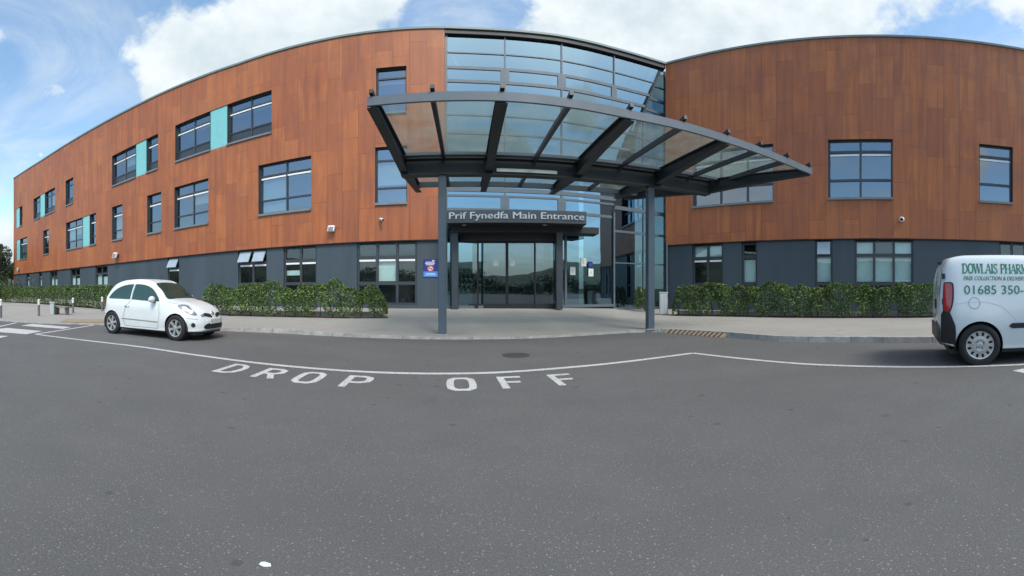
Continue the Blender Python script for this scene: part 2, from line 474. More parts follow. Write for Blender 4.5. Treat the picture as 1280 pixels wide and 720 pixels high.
class Wall:
    """a facade in plan: point(x, z, inset), running metres u(x)"""
    def __init__(s, D, x0, x1):
        s.D = D; s.xs = [x0 + (x1 - x0) * i / 600 for i in range(601)]; s.us = [0]
        for a, b in zip(s.xs, s.xs[1:]): s.us.append(s.us[-1] + (pol(a, D(a)) - pol(b, D(b))).length)
        s.x0, s.x1 = x0, x1
    def u(s, x): return lerp(list(zip(s.xs, s.us)), x) if False else s.us[max(0, min(600, int(round((x - s.x0) / (s.x1 - s.x0) * 600))))]
    def n(s, x):   # outward normal
        t = pol(x + .5, s.D(x + .5)) - pol(x - .5, s.D(x - .5)); t.normalize()
        return Vector((t.y, -t.x, 0))
    def t(s, x):
        t = pol(x + .5, s.D(x + .5)) - pol(x - .5, s.D(x - .5)); return t.normalized()
    def p(s, x, z, out=0.0):
        q = pol(x, s.D(x)) + s.n(x) * out; return Vector((q.x, q.y, z))


WL = Wall(D_left, 17, 556)
WR = Wall(D_right, 771, 1390)
WG = Wall(D_glass, 556, 832)
CA, CB = pol(764, 20.0), pol(834, 22.32)
def D_chord(x):
    a = az(x); d = Vector((math.sin(a), math.cos(a))); e = (CB - CA)
    return (CA.x * e.y - CA.y * e.x) / (d.x * e.y - d.y * e.x)
WC = Wall(D_chord, 764, 833)
ROOF_L = [(17, 17.65), (52, 17.13), (120, 16.52), (160, 16.21), (240, 15.73), (300, 15.43), (400, 15.28), (480, 15.22), (556, 15.22)]
O_L = [(17, 3.25), (160, 3.34), (280, 3.42), (389, 3.45), (545, 3.51), (560, 3.51)]
ROOF_Z = 15.22
T3, B3, T2, B2 = 12.65, 9.87, 8.08, 5.21
O_R, BR, TR = 3.66, 5.60, 8.70

# ---- pavement heights and kerb line (plan points)
KERB = [(-30, -7), (-22, -1.2), (-14.9, 3.9), (-13.1, 5.3), (-12.0, 6.65), (-10.2, 7.9), (-7.9, 8.72), (-6.46, 9.2), (-4.97, 9.36), (-3.64, 9.45), (-1.75, 9.65),
        (0.2, 9.95), (1.3, 10.2), (2.7, 10.62), (3.8, 10.75), (4.5, 10.4), (5.3, 9.0), (5.95, 7.35), (7.2, 5.8), (8.14, 4.4), (12.3, -1.4), (18, -9)]


def catmull(P, k=8):
    out = []
    for i in range(len(P) - 1):
        p = [Vector(P[max(0, min(len(P) - 1, i + j))]) for j in (-1, 0, 1, 2)]
        for q in range(k):
            t = q / k
            out.append(.5 * (2 * p[1] + (p[2] - p[0]) * t + (2 * p[0] - 5 * p[1] + 4 * p[2] - p[3]) * t * t + (3 * p[1] - p[0] - 3 * p[2] + p[3]) * t ** 3))
    out.append(Vector(P[-1])); return out


KL = catmull([(x, y, 0) for x, y in KERB])
KPX = [(640 + K * math.atan2(v.x, v.y), math.hypot(v.x, v.y)) for v in KL]
def D_kerb(x): return lerp(KPX, x)
def D_wall(x):
    if x < 17: return D_left(17) + 6
    if x < 556: return D_left(x)
    if x < 771: return D_glass(x)
    return D_right(min(x, 1390))
ZK = [(-200, .12), (-60, .11), (-10, .03), (150, .03), (230, .09), (330, .12), (470, .07), (540, .05), (770, .05), (815, .08), (850, .10), (920, .13), (1400, .13)]
ZW = [(-200, .12), (60, .12), (250, .28), (400, .36), (690, .36), (760, .26), (800, .14), (900, .15), (1400, .15)]
def z_pave(x, D):
    k, w = D_kerb(x), D_wall(x)
    t = max(0, min(1, (D - k) / (w - k))); return lerp(ZK, x) + (lerp(ZW, x) - lerp(ZK, x)) * t
def gp(x, y, road=False):    # the ground point seen on bearing x at depression y
    z = 0.0
    for _ in range(12):
        D = (HC - z) / math.tan((y - 360) / K)
        z = 0.0 if road else z_pave(x, D)
    return pol(x, D, z)


# ------------------------------------------------------------------ ground, road, pavement
def ground():
    m = MB(); n = 64
    ring = [(600 * math.cos(2 * math.pi * i / n), 600 * math.sin(2 * math.pi * i / n), -.03) for i in range(n)]
    m.add(ring, [list(range(n))]); tag(m.build('ground', 'grass'), kind='structure')
    m = MB(); q = 60
    for i in range(q):
        for j in range(q):
            a, b, c, d = -60 + 2 * i, -58 + 2 * i, -60 + 1.4 * j, -58.6 + 1.4 * j
            m.quad((a, c, 0), (b, c, 0), (b, d, 0), (a, d, 0))
    tag(m.build('road', 'asphalt'), kind='structure')
    xs = [-150 + 6 * i for i in range(0, 257)]
    xs = [x for x in xs if KPX[0][0] < x < KPX[-1][0]]
    m = MB(); NS = 10
    grid = []
    for x in xs:
        k, w = D_kerb(x) + .15, D_wall(x) + 1.0
        grid.append([pol(x, k + (w - k) * j / NS, 0) for j in range(NS + 1)])
        for j, p in enumerate(grid[-1]): p.z = z_pave(x, math.hypot(p.x, p.y))
    for a, b in zip(grid, grid[1:]):
        for j in range(NS): m.quad(a[j], b[j], b[j + 1], a[j + 1])
    tag(m.build('pavement', 'pave'), kind='structure')
    # kerb stones, each 0.9 m, laid as one edging
    m = MB(); acc = 0
    for a, b in zip(KL, KL[1:]):
        xa, xb = 640 + K * math.atan2(a.x, a.y), 640 + K * math.atan2(b.x, b.y)
        t = (b - a).normalized(); nrm = Vector((-t.y, t.x, 0))
        L = (b - a).length; g = .012 if int(acc / .9) != int((acc + L) / .9) else 0
        acc += L
        za, zb = lerp(ZK, xa) + .006, lerp(ZK, xb) + .006
        b2 = b - t * g
        m.hexa([a + Vector((0, 0, -.1)), b2 + Vector((0, 0, -.1)), b2 + nrm * .17 + Vector((0, 0, -.1)), a + nrm * .17 + Vector((0, 0, -.1)),
                a + nrm * .012 + Vector((0, 0, za)), b2 + nrm * .012 + Vector((0, 0, zb)), b2 + nrm * .17 + Vector((0, 0, zb)), a + nrm * .17 + Vector((0, 0, za))])
    tag(m.build('kerb', 'kerb'), kind='structure')


ground()


def strip(m, P, w, z):
    for a, b in zip(P, P[1:]):
        a, b = Vector((a.x, a.y, z)), Vector((b.x, b.y, z)); t = (b - a).normalized(); n = Vector((-t.y, t.x, 0)) * w / 2
        m.quad(a - n, b - n, b + n, a + n)


def dense(P, k=10):
    return [a + (b - a) * i / k for a, b in zip(P, P[1:]) for i in range(k)] + [P[-1]]


def markings():
    m = MB()
    L = [gp(*q, True) for q in ((45, 418), (160, 431.7), (240, 443.2), (320, 453.7), (370, 458.8), (430, 463.5), (500, 466.6), (581, 467), (630, 465.4), (700, 460.4), (760, 454.8), (840, 445), (866, 441.6))]
    L = [Vector((p.x, p.y, 0)) for p in L]
    strip(m, catmull(L, 4), .125, .004)
    Rr = [gp(*q, True) for q in ((866, 441.6), (920, 447.7), (1000, 454.9), (1079, 458.1), (1153, 458.9), (1280, 455.8))]
    d = Rr[-1] - Rr[-2]; Rr.append(Rr[-1] + d * 2)
    strip(m, Rr, .115, .005)
    tag(m.build('road_marking', 'paint'), kind='structure')
    m = MB()
    strip(m, dense([gp(44.5, 417.9, True), gp(117, 406.6, True)]), .12, .006)
    strip(m, dense([gp(21, 403.4, True), gp(-14, 411.5, True), gp(-60, 424, True)]), .12, .006)
    tag(m.build('road_marking', 'paint'), kind='structure')
    for q in (((26.4, 407.2), (40, 405), (89, 409), (79, 411.2)), ((-22, 413.5), (9, 410), (53, 414), (33, 418)), ((-60, 423), (-42, 418), (11, 420.2), (-4, 423.6)), ((-75, 437), (-56, 428), (-18, 430), (-44, 438))):
        m = MB(); c = [gp(*p, True) + Vector((0, 0, .005)) for p in q]; m.quad(*c)
        tag(m.build('road_marking', 'paint'), kind='structure')
    # hatch corner beyond the van
    m = MB(); a, b = gp(1272, 462.5, True), gp(1310, 470, True); strip(m, [a, b], .22, .006); tag(m.build('road_marking', 'paint'), kind='structure')
    m = MB(); c = [gp(*p) for p in ((74, 402.8), (84, 398.8), (130, 399.8), (132, 403.8))]
    for i in range(8):
        for j in range(3):
            q = []
            for u, v in ((i, j), (i + 1, j), (i + 1, j + 1), (i, j + 1)):
                w = c[0].lerp(c[3], u / 8).lerp(c[1].lerp(c[2], u / 8), v / 3); x = 640 + K * math.atan2(w.x, w.y); q.append(Vector((w.x, w.y, z_pave(x, math.hypot(w.x, w.y)) + .012)))
            m.quad(*q)
    tag(m.build('tactile_paving', 'tactile'), kind='structure')


markings()

GLYPH = {  # stroke letters on a unit box
    'D': [[(.1, 0), (.1, 1), (.5, 1), (.78, .88), (.9, .66), (.9, .34), (.78, .12), (.5, 0), (.1, 0)]],
    'R': [[(.1, 0), (.1, 1), (.62, 1), (.86, .9), (.88, .66), (.66, .5), (.235, .5)], [(.5, .5), (.9, 0)]],
    'O': [[(.3, 0), (.12, .12), (.08, .35), (.08, .65), (.12, .88), (.3, 1), (.7, 1), (.88, .88), (.92, .65), (.92, .35), (.88, .12), (.7, 0), (.3, 0)]],
    'P': [[(.1, 0), (.1, 1), (.62, 1), (.88, .9), (.92, .72), (.86, .54), (.62, .44), (.235, .44)]],
    'F': [[(.1, 0), (.1, 1), (.92, 1)], [(.235, .52), (.78, .52)]]}


def stroke2d(P, w):
    """mitred ribbon: returns list of quads in 2-D"""
    P = [Vector((x, y)) for x, y in P]; closed = (P[0] - P[-1]).length < 1e-6
    if closed: P = P[:-1]
    n = len(P); Lf, Rt = [], []
    for i in range(n):
        a = P[(i - 1) % n] if (closed or i > 0) else None; b = P[(i + 1) % n] if (closed or i < n - 1) else None
        d0 = (P[i] - a).normalized() if a is not None else (b - P[i]).normalized()
        d1 = (b - P[i]).normalized() if b is not None else d0
        t = (d0 + d1)
        if t.length < 1e-4: t = d0.copy()
        t.normalize(); nn = Vector((-t.y, t.x)); c = max(.55, nn.dot(Vector((-d0.y, d0.x))))
        Lf.append(P[i] + nn * (w / 2 / c)); Rt.append(P[i] - nn * (w / 2 / c))
    rng = range(n if closed else n - 1)
    return [(Rt[i], Rt[(i + 1) % n], Lf[(i + 1) % n], Lf[i]) for i in rng]


def road_letters():
    up = Vector((-.17, .985, 0)); rt = Vector((.985, .17, 0))
    spec = [('D', -4.17, 4.36), ('R', -3.50, 4.42), ('O', -2.88, 4.50), ('P', -2.17, 4.56), ('O', -.79, 4.80), ('F', -.10, 4.93), ('F', .63, 5.05)]
    for i, (ch, x, y) in enumerate(spec):
        m = MB()
        for j, st in enumerate(GLYPH[ch]):
            for q in stroke2d([(a * .355, b * .64) for a, b in st], .098):
                z = .004 + .002 * j
                m.quad(*[Vector((x, y, z)) + rt * p.x + up * p.y for p in q])
        tag(m.build('road_marking', 'paint'), kind='structure')


road_letters()


# ------------------------------------------------------------------ the building
BLD = thing('health_centre', (0, 19, 0), 'three storey health centre with orange timber-look cladding, slate blue base and curved glass entrance', 'building')


def wall_grid(W, xs, rows, holes, name, mat, out=0.0, zlim=None):
    """rows: list of functions z(x); holes: (x0,x1,row index)"""
    m = MB()
    edges = sorted(set(xs) | {h[0] for h in holes} | {h[1] for h in holes})
    for a, b in zip(edges, edges[1:]):
        if b - a < .01: continue
        mid = (a + b) / 2
        for r in range(len(rows) - 1):
            if any(h[0] < mid < h[1] and h[2] == r for h in holes): continue
            z = [rows[r](a), rows[r](b), rows[r + 1](b), rows[r + 1](a)]
            ua, ub = W.u(a), W.u(b)
            m.quad(W.p(a, z[0], out), W.p(b, z[1], out), W.p(b, z[2], out), W.p(a, z[3], out), [(ua, z[0]), (ub, z[1]), (ub, z[2]), (ua, z[3])])
    return m.build(name, mat, BLD)


def rowc(c): return lambda x: c


def window(W, x0, x1, z0, z1, cols, rails, out=0.0, depth=.24, bw=.06, pane='pane', blinds=None, sill=True, dark='dark', rail_line=None, hopper=None, low_blind=None, skiprail=(), dark_low=False):
    """recessed window: 'window' is reveal + frame; sub-parts pane, sill, blind, blind rail.
       cols: relative column widths; rails: heights of the horizontal bars"""
    f = MB(); pn = MB(); bk = MB()
    ni = -depth
    def P(x, z, d): return W.p(x, z, out + d)
    # reveals
    f.quad(P(x0, z0, 0), P(x0, z1, 0), P(x0, z1, ni - .05), P(x0, z0, ni - .05))
    f.quad(P(x1, z0, 0), P(x1, z0, ni - .05), P(x1, z1, ni - .05), P(x1, z1, 0))
    f.quad(P(x0, z1, 0), P(x1, z1, 0), P(x1, z1, ni - .05), P(x0, z1, ni - .05))
    f.quad(P(x0, z0, 0), P(x0, z0, ni - .05), P(x1, z0, ni - .05), P(x1, z0, 0))
    w = (W.p(x1, 0) - W.p(x0, 0)).length
    def xx(s): return x0 + (x1 - x0) * s
    def fbar(s0, s1, za, zb, d0=ni - .03, d1=ni + .05):
        a, b = xx(s0), xx(s1)
        f.hexa([P(a, za, d1), P(b, za, d1), P(b, za, d0), P(a, za, d0), P(a, zb, d1), P(b, zb, d1), P(b, zb, d0), P(a, zb, d0)])
    e = bw / w
    tot = sum(cols); s = 0; cuts = [0]
    for c in cols: s += c / tot; cuts.append(s)
    for i, c in enumerate(cuts):
        lo, hi = (c, c + e) if i == 0 else ((c - e, c) if i == len(cuts) - 1 else (c - e * .6, c + e * .6))
        fbar(lo, hi, z0, z1)
    zs = [z0] + list(rails) + [z1]
    for i, (a, b) in enumerate(zip(cuts, cuts[1:])):
        lo = a + (e if i == 0 else e * .6); hi = b - (e if i == len(cols) - 1 else e * .6)
        for j, z in enumerate(zs):
            if j == 0: fbar(lo, hi, z, z + bw)
            elif j == len(zs) - 1: fbar(lo, hi, z - bw, z)
            else: fbar(lo, hi, z - bw * .75, z + bw * .75)
    fo = f.build('window', 'frame', BLD)
    pn.quad(P(x0, z0, ni), P(x1, z0, ni), P(x1, z1, ni), P(x0, z1, ni)) if not hopper else None
    if hopper:
        ht = rails[-1]
        pn.quad(P(x0, z0, ni), P(x1, z0, ni), P(x1, ht, ni), P(x0, ht, ni))
        for i, (a, b) in enumerate(zip(cuts, cuts[1:])):
            if i not in hopper:
                pn.quad(P(xx(a), ht, ni), P(xx(b), ht, ni), P(xx(b), z1, ni), P(xx(a), z1, ni)); continue
            h = MB(); o1 = hopper[i]
            A, B = xx(a + e * 1.2), xx(b - e * 1.2); zt, zb = z1 - .07, ht + .05
            p = [P(A, zb, ni + .05 + o1), P(B, zb, ni + .05 + o1), P(B, zt, ni + .06), P(A, zt, ni + .06)]
            nn = (p[1] - p[0]).cross(p[3] - p[0]).normalized() * .025
            h.hexa([q + nn for q in p] + [q - nn for q in p])
            h.build('hopper_light', 'lampglass' if 'lampglass' in M else 'sill', fo)
    pn.build('pane', pane, fo)
    if dark_low:  # dark sheet over the low panes, painted in for their dark reflection
        m = MB(); a_, b_ = x0 + (x1 - x0) * e, x1 - (x1 - x0) * e
        m.quad(P(a_, z0 + bw, ni + .012), P(b_, z0 + bw, ni + .012), P(b_, rails[0], ni + .012), P(a_, rails[0], ni + .012)); m.build('dark_low_sheet', 'dark_low', fo)
    # room side: dark backing, or a blind, per column
    bb = MB(); rl = MB()
    for i, (a, b) in enumerate(zip(cuts, cuts[1:])):
        A, B = xx(a + e * .3), xx(b - e * .3)
        bl = blinds[i] if blinds else None
        if bl: 
            for (za, zb) in bl: bb.quad(P(A, za, ni - .10), P(B, za, ni - .10), P(B, zb, ni - .10), P(A, zb, ni - .10))
        if rail_line is not None and i not in skiprail:
            for zr in (rail_line if isinstance(rail_line, (list, tuple)) else [rail_line]):
                A2, B2_ = xx(a + e * .9), xx(b - e * .9)
                rl.hexa([P(A2, zr - .045, ni + .045), P(B2_, zr - .045, ni + .045), P(B2_, zr - .045, ni + .012), P(A2, zr - .045, ni + .012),
                         P(A2, zr + .045, ni + .045), P(B2_, zr + .045, ni + .045), P(B2_, zr + .045, ni + .012), P(A2, zr + .045, ni + .012)])
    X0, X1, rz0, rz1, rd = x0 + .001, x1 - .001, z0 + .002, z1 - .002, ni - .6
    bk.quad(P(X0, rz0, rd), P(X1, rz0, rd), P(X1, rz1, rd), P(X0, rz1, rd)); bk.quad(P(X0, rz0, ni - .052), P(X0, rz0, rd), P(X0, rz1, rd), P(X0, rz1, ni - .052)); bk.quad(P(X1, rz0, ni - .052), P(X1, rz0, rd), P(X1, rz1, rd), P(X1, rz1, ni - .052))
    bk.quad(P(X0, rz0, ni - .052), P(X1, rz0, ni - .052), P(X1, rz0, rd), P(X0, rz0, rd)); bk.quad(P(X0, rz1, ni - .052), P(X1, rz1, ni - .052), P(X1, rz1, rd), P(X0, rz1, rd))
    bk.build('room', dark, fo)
    if bb.f: bb.build('blind', 'blind', fo)
    if rl.f: rl.build('rail', 'rail', fo)
    if sill:
        sm = MB(); h = .10
        sm.hexa([P(x0, z0 - .05, .09), P(x1, z0 - .05, .09), P(x1, z0 - .05, ni), P(x0, z0 - .05, ni), P(x0, z0 + h * .6, .09), P(x1, z0 + h * .6, .09), P(x1, z0 + h, ni), P(x0, z0 + h, ni)])
        sm.build('sill', 'sill', fo)
    return fo


M['dark_low'] = plain("painted_dark_reflection", (.035, .040, .050), .3, var=.15)
M['lampglass'] = plain("tilted_glass", (.34, .40, .44), .12, var=.08, coat=1)

# openings (bearings) of the long orange wing
ROW3 = [(470, 508), (219, 262.5), (284, 339.5), (140, 169.5), (183, 197.5), (82, 91.5), (42, 50), (56, 68.7), (24.5, 28)]
ROW3P = [(262.5, 284), (169.5, 183), (50, 56), (20, 24.5)]
ROW2 = [(469, 509), (323, 389), (218, 260.5), (184, 201.5), (140, 153), (82.5, 103), (112, 120), (54, 61), (25, 34)]
ROW2P = [(103, 112), (20.5, 25)]
GRD = [(445, 521), (353, 394.5), (296, 332), (208, 222), (118, 133), (87, 98.5), (61.5, 70.5), (47.5, 51), (32, 35.5)]


def build_left():
    xs = [17 + 4 * i for i in range(135)] + [556]
    xs = [x for x in xs if x <= 556]
    zo, zr = (lambda x: lerp(O_L, x)), (lambda x: lerp(ROOF_L, x) - .12)
    rows = [zo, rowc(B2), rowc(T2), rowc(B3), rowc(T3), zr]
    holes = [(a, b, 1) for a, b in ROW2 + ROW2P] + [(a, b, 3) for a, b in ROW3 + ROW3P]
    wall_grid(WL, xs, rows, holes, 'cladding', 'clad')
    # soffit lip under the cladding and the recessed slate base
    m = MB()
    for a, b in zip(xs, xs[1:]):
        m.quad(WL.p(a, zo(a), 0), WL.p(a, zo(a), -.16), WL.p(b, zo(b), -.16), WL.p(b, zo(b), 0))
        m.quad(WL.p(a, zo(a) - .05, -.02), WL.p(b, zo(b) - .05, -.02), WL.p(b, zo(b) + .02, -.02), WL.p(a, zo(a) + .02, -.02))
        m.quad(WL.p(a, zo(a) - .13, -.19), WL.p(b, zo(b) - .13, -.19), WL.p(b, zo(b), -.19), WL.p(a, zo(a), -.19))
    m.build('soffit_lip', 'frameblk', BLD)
    ZB = .52
    wall_grid(WL, xs, [rowc(-.05), rowc(ZB), lambda x: zo(x) - .04], [(a, b, 1) for a, b in GRD], 'plinth', 'plinth', -.12)
    # parapet cap
    m = MB()
    for a, b in zip(xs, xs[1:]):
        za, zb = zr(a) , zr(b)
        m.hexa([WL.p(a, za, .07), WL.p(b, zb, .07), WL.p(b, zb, -.4), WL.p(a, za, -.4), WL.p(a, za + .14, .07), WL.p(b, zb + .14, .07), WL.p(b, zb + .14, -.4), WL.p(a, za + .14, -.4)])
    m.build('parapet_cap', 'cap', BLD)
    # turquoise panels beside the upper windows
    for a, b in ROW3P:
        m = MB(); m.quad(WL.p(a, B3, -.05), WL.p(b, B3, -.05), WL.p(b, T3, -.05), WL.p(a, T3, -.05)); m.build('turquoise_panel', 'cyan', BLD)
    for a, b in ROW2P:
        m = MB(); m.quad(WL.p(a, B2, -.05), WL.p(b, B2, -.05), WL.p(b, T2, -.05), WL.p(a, T2, -.05)); m.build('turquoise_panel', 'cyan', BLD)
    # upper windows: head transom high, long pane, low pane
    rb = random.Random(11)
    for a, b in ROW3:
        two = (b - a) / 1.0 > 25 and b < 400 or (a, b) in ((140, 169.5), (56, 68.7))
        window(WL, a, b, B3, T3, (1, 1) if two else (1,), (B3 + .75, T3 - .62), rail_line=(T3 - .74) if b < 400 and b > 100 else None, dark_low=b < 400, blinds=[[(rb.choice((B3 + .9, B3 + 1.3, T3 - .9)), T3 - .7)] if rb.random() < .55 else None for _ in (0, 1)])
    for a, b in ROW2:
        two = (a, b) in ((323, 389), (218, 260.5), (82.5, 103))
        big = (a, b) == (469, 509)
        window(WL, a, b, B2, T2, (1, 1) if two else (1,), (B2 + .82, T2 - .66), rail_line=None if big else (T2 - .80), blinds=[[(B2 + 1.0, T2 - .75)]] if big else [[(rb.choice((B2 + .2, B2 + .95, B2 + 1.4)), T2 - .76)] if rb.random() < .55 else None for _ in (0, 1)])
    # ground floor windows in the slate base
    for a, b in GRD:
        zt = lerp(O_L, (a + b) / 2) - .06
        n = {445: 3, 353: 2, 296: 2, 208: 1, 118: 2, 87: 2, 61.5: 2}.get(a, 1)
        bl = None
        if a == 445: bl = [None, [(1.62, 2.66)], None]
        if a == 353: bl = [[(1.95, 2.2)], None]
        if a < 140 and n == 2: bl = [[(1.3, 2.6)], [(1.3, 2.3)]]
        if a < 60: bl = [[(1.3, 2.7)]]
        hop = {296: {0: .30, 1: .30}, 208: {0: .28}}.get(a)
        window(WL, a, b, ZB, zt, (1,) * n, (1.52, zt - .70), out=-.12, depth=.12, bw=.10, pane='paneclear', sill=False, blinds=bl, rail_line=zt - .84 if a > 200 else None, hopper=hop)


def build_right():
    xs = [832 + 6 * i for i in range(93)] + [1390]
    zr = ROOF_Z - .12
    UP = [(866, 966.5), (1035, 1116), (1224, 1266)]
    G = [(864, 902.5), (926, 945.5), (1018, 1040.5), (1068, 1142), (1250, 1300), (1330, 1350)]
    wall_grid(WR, xs, [rowc(O_R), rowc(BR), rowc(TR), rowc(zr)], [(a, b, 1) for a, b in UP], 'cladding', 'clad')
    ZB = .6
    wall_grid(WR, xs, [rowc(-.05), rowc(ZB), rowc(O_R - .04)], [(a, b, 1) for a, b in G], 'plinth', 'plinth', -.12)
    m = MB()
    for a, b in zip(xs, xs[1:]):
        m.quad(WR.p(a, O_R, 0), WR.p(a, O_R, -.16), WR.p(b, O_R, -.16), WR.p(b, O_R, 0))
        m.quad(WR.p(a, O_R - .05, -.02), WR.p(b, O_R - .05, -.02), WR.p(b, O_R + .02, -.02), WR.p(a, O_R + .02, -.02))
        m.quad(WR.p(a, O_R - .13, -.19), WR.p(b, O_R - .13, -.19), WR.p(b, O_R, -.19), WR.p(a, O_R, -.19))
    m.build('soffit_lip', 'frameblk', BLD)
    m = MB()
    for a, b in zip(xs, xs[1:]):
        m.hexa([WR.p(a, zr, .07), WR.p(b, zr, .07), WR.p(b, zr, -.4), WR.p(a, zr, -.4), WR.p(a, zr + .14, .07), WR.p(b, zr + .14, .07), WR.p(b, zr + .14, -.4), WR.p(a, zr + .14, -.4)])
    m.build('parapet_cap', 'cap', BLD)
    for a, b in UP:
        n = {866: 3, 1035: 2, 1224: 1}[a]
        window(WR, a, b, BR, TR, (1,) * n, (BR + .98, TR - .62), bw=.085, rail_line=TR - .80)
    for a, b in G:
        zt = O_R - .07; n = {864: 2, 926: 1, 1018: 1, 1068: 3, 1250: 3, 1330: 2}[a]
        full = [(1.6, 2.72)]; top = (2.95, 3.5)
        bl = {864: [[top], [top]], 926: [full], 1018: [full], 1068: [full + [top], full, full + [top]], 1250: [full] * 3, 1330: [full] * 2}[a]
        window(WR, a, b, ZB, zt, (1,) * n, (1.50, zt - .72), out=-.12, depth=.12, bw=.10, pane='paneclear', sill=False, blinds=bl, rail_line=zt - .88 if a == 864 else None,
               hopper={0: .10} if a == 1018 else None)


build_left(); build_right()


def build_glass():
    """curved entrance glazing, its oblique right end, the flat glazed return and the porch"""
    OUT = -.22
    Z = [.36, 2.6, 4.95, 5.62, 5.92, 7.2, 8.80, 9.80, 10.8, 11.78, 12.62, 13.6, 14.82]
    def xend(z): return 767 + (827 - 767) * max(0, (z - 5.2)) / (14.7 - 5.2)
    MX = [557, 632, 704, 770]
    pn = MB(); fr = MB(); wide = MB()
    def col(z): return MX + ([xend(z)] if xend(z) > 771 else [])
    for z0, z1 in zip(Z, Z[1:]):
        xs = [557 + 5 * i for i in range(43)]
        for a, b in zip(xs, xs[1:]):
            if a >= 767: break
            b = min(b, 767)
            pn.quad(WG.p(a, z0, OUT), WG.p(b, z0, OUT), WG.p(b, z1, OUT), WG.p(a, z1, OUT))
        if z0 >= 4.9:
            e0, e1 = max(767.01, xend(z0)), max(767.02, xend(z1)); k = 6
            for i in range(k):
                q = [767 + (e - 767) * s for e, s in ((e0, i / k), (e0, (i + 1) / k), (e1, (i + 1) / k), (e1, i / k))]
                pn.quad(WG.p(q[0], z0, OUT), WG.p(q[1], z0, OUT), WG.p(q[2], z1, OUT), WG.p(q[3], z1, OUT))
    def hbar(z, h, x0, x1, d=.05, mb=fr):
        n = max(1, int((x1 - x0) / 6)); 
        for i in range(n):
            a, b = x0 + (x1 - x0) * i / n, x0 + (x1 - x0) * (i + 1) / n
            mb.hexa([WG.p(a, z - h, OUT + d), WG.p(b, z - h, OUT + d), WG.p(b, z - h, OUT - .05), WG.p(a, z - h, OUT - .05), WG.p(a, z + h, OUT + d), WG.p(b, z + h, OUT + d), WG.p(b, z + h, OUT - .05), WG.p(a, z + h, OUT - .05)])
    for z, h in ((13.6, .035), (12.62, .09), (11.78, .09), (9.8, .04), (8.8, .05), (7.2, .04), (5.92, .10), (5.62, .05), (4.95, .07)):
        hbar(z, h, 557, xend(z))
    hbar(.42, .07, 557, 770)
    def vbar(x, z0, z1, w, d=.06, mb=fr):
        c = WG.t(x) * w / 2; o, i_ = OUT + d, OUT - .06
        p = [WG.p(x, z0, o) - c, WG.p(x, z0, o) + c, WG.p(x, z0, i_) + c, WG.p(x, z0, i_) - c]
        mb.hexa(p + [v + Vector((0, 0, z1 - z0)) for v in p])
    for x in MX[1:3]: vbar(x, 4.95, 14.9, .07); vbar(x, 11.8, 12.6, .40, .055, wide); vbar(x, 5.0, 5.62, .40, .055, wide)
    vbar(770, 12.2, 14.9, .07); vbar(770, 11.8, 12.6, .30, .055, wide)
    vbar(558, .36, 14.9, .12); vbar(709, .36, 4.9, .10); vbar(770, .36, 5.2, .09)
    g = fr.build('curtain_wall', 'framegrey', BLD); pn.build('pane', 'curtain', g)
    for k in range(len(wide.v) // 8):
        w1 = MB(); w1.hexa(wide.v[8 * k:8 * k + 8]); w1.build('mullion_cover', 'framegrey', g)
    # oblique end: dark closing edge
    m = MB(); k = 14
    for i in range(k):
        z0, z1 = 5.2 + 9.6 * i / k, 5.2 + 9.6 * (i + 1) / k
        a, b = WG.p(xend(z0), z0, OUT + .05), WG.p(xend(z1), z1, OUT + .05)
        c = WG.t(800) * .09; d = WG.n(800) * -.3
        m.hexa([a, a + c, a + c + d, a + d, b, b + c, b + c + d, b + d])
    m.build('oblique_edge', 'frameblk', BLD)
    # roof edge over the glass: cap and dark soffit band
    m = MB(); s = MB(); xs = [556 + 4 * i for i in range(70)]
    for a, b in zip(xs, xs[1:]):
        zr = ROOF_Z - .12
        m.hexa([WG.p(a, zr, .07), WG.p(b, zr, .07), WG.p(b, zr, -.6), WG.p(a, zr, -.6), WG.p(a, zr + .14, .07), WG.p(b, zr + .14, .07), WG.p(b, zr + .14, -.6), WG.p(a, zr + .14, -.6)])
        s.hexa([WG.p(a, 14.80, -.02), WG.p(b, 14.80, -.02), WG.p(b, 14.80, -.5), WG.p(a, 14.80, -.5), WG.p(a, zr - .003, -.02), WG.p(b, zr - .003, -.02), WG.p(b, zr - .003, -.5), WG.p(a, zr - .003, -.5)])
    m.build('parapet_cap', 'cap', BLD); s.build('eaves_band', 'frameblk', BLD)
    # flat glazed return standing back between the oblique edge and the other wing
    pn = MB(); fr = MB(); o = 0.0
    xs = [766 + (832 - 766) * i / 8 for i in range(9)]
    for a, b in zip(xs, xs[1:]): pn.quad(WC.p(a, .1, o), WC.p(b, .1, o), WC.p(b, 15, o), WC.p(a, 15, o))
    for z, h in ((.18, .1), (2.6, .03), (4.25, .06), (5.5, .10), (7.2, .05), (8.8, .05), (9.8, .04), (11.78, .09), (12.62, .09), (13.6, .04)):
        fr.hexa([WC.p(766, z - h, o + .05), WC.p(831.6, z - h, o + .05), WC.p(831.6, z - h, o - .05), WC.p(766, z - h, o - .05), WC.p(766, z + h, o + .05), WC.p(831.6, z + h, o + .05), WC.p(831.6, z + h, o - .05), WC.p(766, z + h, o - .05)])
    for x, w in ((804, .06), (831, .12)):
        c = WC.t(x) * w / 2; p = [WC.p(x, .1, o + .055) - c, WC.p(x, .1, o + .055) + c, WC.p(x, .1, o - .05) + c, WC.p(x, .1, o - .05) - c]
        fr.hexa(p + [v + Vector((0, 0, 14.9)) for v in p])
    g = fr.build('glazed_return', 'framegrey', BLD); pn.build('pane', 'curtain', g)
    # what is dimly seen inside: back wall, floors
    m = MB()
    xs = [557 + 6 * i for i in range(36)]
